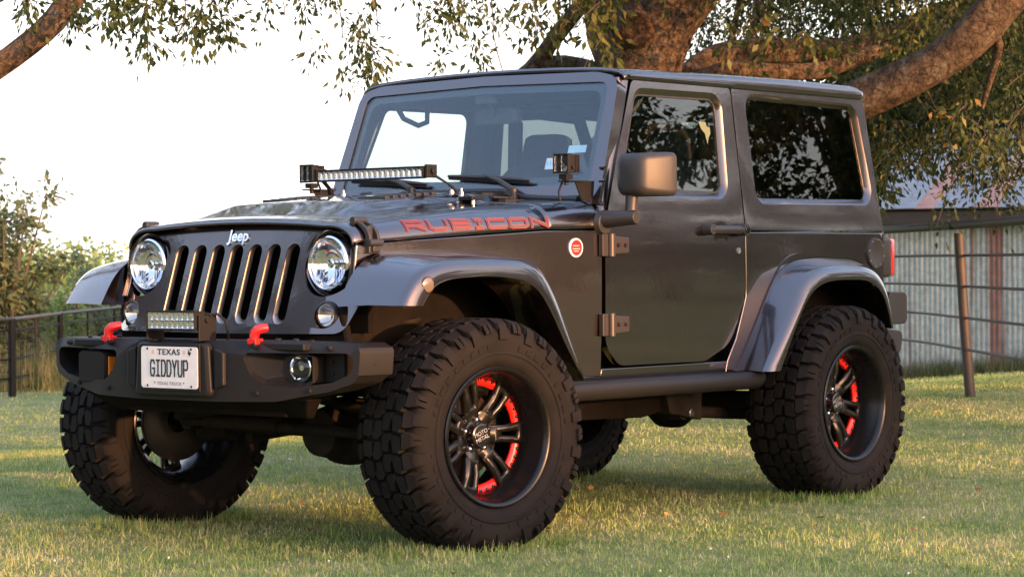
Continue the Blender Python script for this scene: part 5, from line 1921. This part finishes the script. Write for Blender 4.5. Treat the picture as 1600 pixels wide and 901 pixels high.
for x, dy in ((0.0, .14), (-2.423, -.08)):
    mb = MB()
    mb.cyl((x, -.62, .415), (x, .62, .415), .042, n=16)
    M = Matrix.Translation((x, dy, .405))
    mb.lathe([(.001, -.13), (.08, -.12), (.130, -.05), (.135, 0), (.130, .05), (.08, .12), (.001, .13)], M, 24)
    mb.cyl((x, dy, .405), (x+(.17 if x == 0 else .13)*(1 if x == 0 else -1), dy, .405), .125, .09, 20)
    mb.cyl((x, dy, .44), (x-.30 if x == 0 else x+.35, dy, .46), .06, .045, 12)
    for s in (1, -1):
        mb.cyl((x, s*.50, .415), (x, s*.64, .415), .07, .09, 16)
        # coil and shock
        pts = [(x+(.02 if x == 0 else .05)+.065*cos(q*.7), s*.44+.065*sin(q*.7), .47+.0065*q) for q in range(0, 66)]
        mb.tube(pts, .009, 6)
        mb.cyl((x-.16, s*.47, .42), (x-.10, s*.45, .98), .028, n=12)
        # lower control arms with bushings
        x2 = x-.62 if x == 0 else x+.66
        mb.tube([(x+(-.05 if x == 0 else .05), s*.47, .355), (x2, s*.43, .40)], .026, 8)
        mb.cyl((x2, s*.39, .40), (x2, s*.47, .40), .038, n=14)
    mb.build('axle', DIRTY, suv, ang=40)
for s in (1, -1):
    mb = MB()
    mb.hexa([(-1.85, s*.42, .36), (-1.62, s*.42, .40), (-1.62, s*.50, .40), (-1.85, s*.50, .36), (-1.86, s*.42, .55), (-1.56, s*.42, .55), (-1.56, s*.50, .55), (-1.86, s*.50, .55)])
    mb.cyl((-1.76, s*.495, .395), (-1.76, s*.515, .395), .018, n=8, mi=1)
    mb.build('control_arm_bracket', [DIRTY, ALU], suv, bevel=.003)
mb = MB()
mb.tube([(.19, -.60, .43), (.19, .58, .41)], .020, 10)
mb.tube([(.24, -.58, .45), (.25, .30, .56)], .018, 10)
mb.tube([(.10, .45, .47), (.12, -.45, .62)], .020, 10)
mb.cyl((.20, -.45, .43), (.20, -.05, .43), .028, n=12)
for s in (1, -1):
    mb.tube([(.19, s*.58, .42), (.05, s*.60, .42)], .03, 8)
mb.tube([(.40, -.46, .60), (.52, -.42, .66), (.52, .42, .66), (.40, .46, .60), (.12, .50, .58)], .014, 8)
mb.build('steering_linkage', DIRTY, suv)
# panels around the radiator support seen under the flare
for s in (1, -1):
    mb = MB()
    mb.box(.40, .50, *sorted((s*.40, s*.60)), .60, .80)
    mb.box(.39, .42, *sorted((s*.40, s*.64)), .80, .90)
    mb.tube([(.50, s*.585, .90), (.485, s*.60, .76)], .018, 8)
    mb.build('radiator_support', DARK, suv, bevel=.004)

# ============================================================ rear end
mb = MB()
sec = rpoly([(-2.95, .752, .02), (-3.11, .752, .03), (-3.11, .902, .03), (-2.95, .902, .02)], 4)
mb.loft([[(x, y, z) for x, z in sec] for y in (-.79, -.5, .5, .79)])
sec2 = [(x+.03*(z < .68)*1, y, z) for x, z in sec for y in (0,)]
for s in (1, -1):
    a = rpoly([(-2.90, .60, .02), (-3.05, .615, .04), (-3.075, .72, .03), (-2.90, .735, .01)], 4)
    mb.loft([[(x, s*.60, z) for x, z in a], [(x, s*.79, z) for x, z in a]])
    mb.box(-2.955, -2.88, *sorted((s*.35, s*.74)), .76, .895)
mb.build('rear_bumper', PLASTIC, suv, bevel=.006)
for s in (1, -1):
    mb = MB()
    sec = rpoly([(.615, .970, .02), (.758, .970, .02), (.758, 1.158, .02), (.615, 1.158, .02)], 4)
    mb.loft([[(x, s*(.687+(y-.687)*k), 1.064+(z-1.064)*k) for y, z in sec] for x, k in ((-2.935, .96), (-2.96, 1), (-3.005, 1), (-3.02, .98))])
    mb.cyl((-2.97, s*.735, 1.155), (-2.97, s*.735, 1.185), .012, n=10)
    tl = mb.build('taillight', PLASTIC, suv, ang=50)
    mb = MB()
    mb.loft([[(x, s*(.687+(y-.687)*k), 1.064+(z-1.064)*k) for y, z in sec] for x, k in ((-3.0205, .95), (-3.055, .95), (-3.066, .85))])
    mb.box(-3.068, -3.0655, *sorted((s*.65, s*.73)), 1.02, 1.06, mi=1)
    mb.build('taillight_lens', [REDLENS, WHITE], tl, ang=50)
# fuel filler cover on the left rear quarter
mb = MB()
M = Matrix.Translation((-2.845, Yside(1.08)+.001, 1.082))
mb.lathe([(.072, -.004), (.070, .008), (.062, .010), (.055, .007), (.001, .007)], M, 36)
fu = mb.build('fuel_filler_cover', PLASTIC, suv, ang=40)
mb = MB()
for k in range(8):
    a = 2*pi*k/8+.2
    mb.cyl((M @ Vector((.063*cos(a), .006, .063*sin(a)))), (M @ Vector((.063*cos(a), .0125, .063*sin(a)))), .005, .004, 8)
mb.build('cover_bolt', ALU, fu)
# inside of the door glass: pale torn sticker
mb = MB()
mb.plate([(-1.548, 1.640), (-1.600, 1.640), (-1.606, 1.620), (-1.628, 1.618), (-1.628, 1.590), (-1.612, 1.575), (-1.600, 1.545), (-1.588, 1.590), (-1.562, 1.612)], [], .0006, sidemap(1, -.012))
mb.build('window_sticker', PALEGRN, suv, smooth=False)
# ============================================================ grass, last: it is the heaviest
BLADE = leafy('grass_blade', GSTOPS, trans=.3, rough=.6)
rg = np.random.default_rng(123)
def blades(n, d0, d1, x0, x1, hmin, hmax, wfac, seed, power=1.0):
    rg = np.random.default_rng(seed)
    u = rg.uniform(0, 1, n)
    d = d0*(d1/d0)**u
    px = rg.uniform(x0, x1, n)
    F = np.array(FW); Rr = np.array(RT)
    F2 = F.copy(); F2[2] = 0
    P = np.array(CAM)+d[:, None]*(F2+Rr*((px-800)/FPX)[:, None])
    P[:, 2] = gz(P[:, 1])-.004
    return P, d, rg
def blade_mesh(name, P, d, rg, hmin, hmax, w0, lean=.9, mat=None):
    n = len(P)
    h = rg.uniform(hmin, hmax, n)*(.7+.6*rg.beta(2, 3, n))
    a = rg.uniform(0, 2*pi, n)
    ln = np.abs(rg.normal(0, lean, n))
    ax = np.stack([np.cos(a)*ln, np.sin(a)*ln, np.ones(n)], 1); ax = unit(ax)
    b = rg.uniform(0, 2*pi, n)
    sd_ = np.stack([np.cos(b), np.sin(b), np.zeros(n)], 1)
    w_ = (w0*np.maximum(1, d/11)*rg.uniform(.6, 1.3, n))[:, None]
    V = np.empty((n, 4, 3))
    V[:, 0] = P-sd_*w_
    V[:, 1] = P+sd_*w_
    T = P+ax*h[:, None]
    T[:, 2] = np.maximum(T[:, 2], P[:, 2]+.006)
    V[:, 2] = T+sd_*w_*.25
    V[:, 3] = T-sd_*w_*.25
    return fast_mesh(name, V.reshape(-1, 3), None, mat or BLADE, None, {'rnd': rg.uniform(0, 1, n)})
P, d, rg1 = blades(330000, 7.2, 30, -330, 1930, 0, 0, 1, 5)
g1 = blade_mesh('grass', P, d, rg1, .012, .028, .0021, 1.3)
g1['kind'] = 'stuff'
P, d, rg1 = blades(60000, 30, 75, -330, 1930, 0, 0, 1, 6)
g2 = blade_mesh('grass', P, d, rg1, .03, .06, .0022, 1.2)
g2['kind'] = 'stuff'
P, d, rg1 = blades(170000, 5.5, 34, -1700, 3300, 0, 0, 1, 8)
g6 = blade_mesh('grass', P, d, rg1, .012, .030, .0030, 1.3)
g6['kind'] = 'stuff'
# longer tufts left standing along the right fence and barn wall
TALL = leafy('tall_grass_blade', [(.25, (.045, .075, .02)), (.5, (.10, .125, .04)), (.75, (.24, .215, .11))], trans=.35)
P, d, rg1 = blades(26000, 42.5, 60, -330, 420, 0, 0, 1, 7)
g3 = blade_mesh('tall_grass', P, d, rg1, .35, .85, .0016, .35, TALL)
g3['kind'] = 'stuff'
rgt = np.random.default_rng(9)
n = 9000
xs2 = rgt.uniform(-4.2, 5.0, n)
base = np.array([list(barn0+dirw*float(x)+nb*float(abs(rgt.normal()*.18)+.03)) for x in xs2])
base[:, 2] = gz(base[:, 1])-.01
g4 = blade_mesh('tall_grass', base, np.full(n, 36.0), rgt, .10, .34, .0016, .35, TALL)
g4['kind'] = 'stuff'
# thicker clumps and weeds in the mown lawn
Pc, dc, rgc = blades(520, 7.4, 26, -400, 2000, 0, 0, 1, 44)
k_ = 34
off = rgc.normal(0, 1, (520, k_, 2))*rgc.uniform(.025, .075, 520)[:, None, None]
Q = np.repeat(Pc[:, None, :], k_, 1); Q[:, :, :2] += off
Q = Q.reshape(-1, 3)
g7 = blade_mesh('grass', Q, np.repeat(dc, k_), rgc, .022, .052, .0024, .7)
g7['kind'] = 'stuff'
rgw = np.random.default_rng(33)
TB = []
for (x, y) in ((.07, .828), (.07, -.828), (-2.423, .78), (-2.423, -.78)):
    m = 2600
    uu = rgw.uniform(-.36, .36, m); vv = rgw.uniform(-.22, .22, m)
    edge = np.abs(uu) > .10
    keep = (np.abs(vv) > .155) | edge
    TB.append(np.stack([x+uu[keep], y+vv[keep], np.full(keep.sum(), -.004)], 1))
TB = np.concatenate(TB)
g5 = blade_mesh('grass', TB, np.full(len(TB), 9.0), rgw, .02, .055, .0022, .6)
g5['kind'] = 'stuff'
# fallen leaves and white clover heads on the lawn
FALLEN = leafy('fallen_leaf', [(0, (.16, .08, .03)), (.5, (.30, .17, .06)), (.8, (.42, .28, .07)), (1, (.5, .42, .3))], trans=.1, attr='rnd')
P, d, rgl = blades(90, 7.6, 24, -200, 1800, 0, 0, 1, 15)
P[:, 2] += .018
A = unit(np.stack([rgl.normal(size=90), rgl.normal(size=90), rgl.normal(size=90)*.25], 1))
V = leaf_quads(P, A, 0.036*rgl.uniform(.6, 1.3, 90), .012, rgl)
fl = fast_mesh('fallen_leaves', V, None, FALLEN, None, {'rnd': rgl.uniform(0, 1, 90)})
fl['kind'] = 'stuff'
P, d, rgl = blades(60, 7.6, 17, -200, 1800, 0, 0, 1, 16)
mb = MB()
for p in P:
    c = Vector(p)+Vector((0, 0, .028)); r_ = rgl.uniform(.003, .006)
    M = Matrix.Translation(c)
    mb.lathe([(.001, r_), (r_*.8, r_*.5), (r_, -.1*r_), (r_*.5, -r_*.7), (.001, -r_)], M, 6)
cl = mb.build('clover_heads', pbr('clover_white', (.60, .58, .52), .8), None)
cl['kind'] = 'stuff'
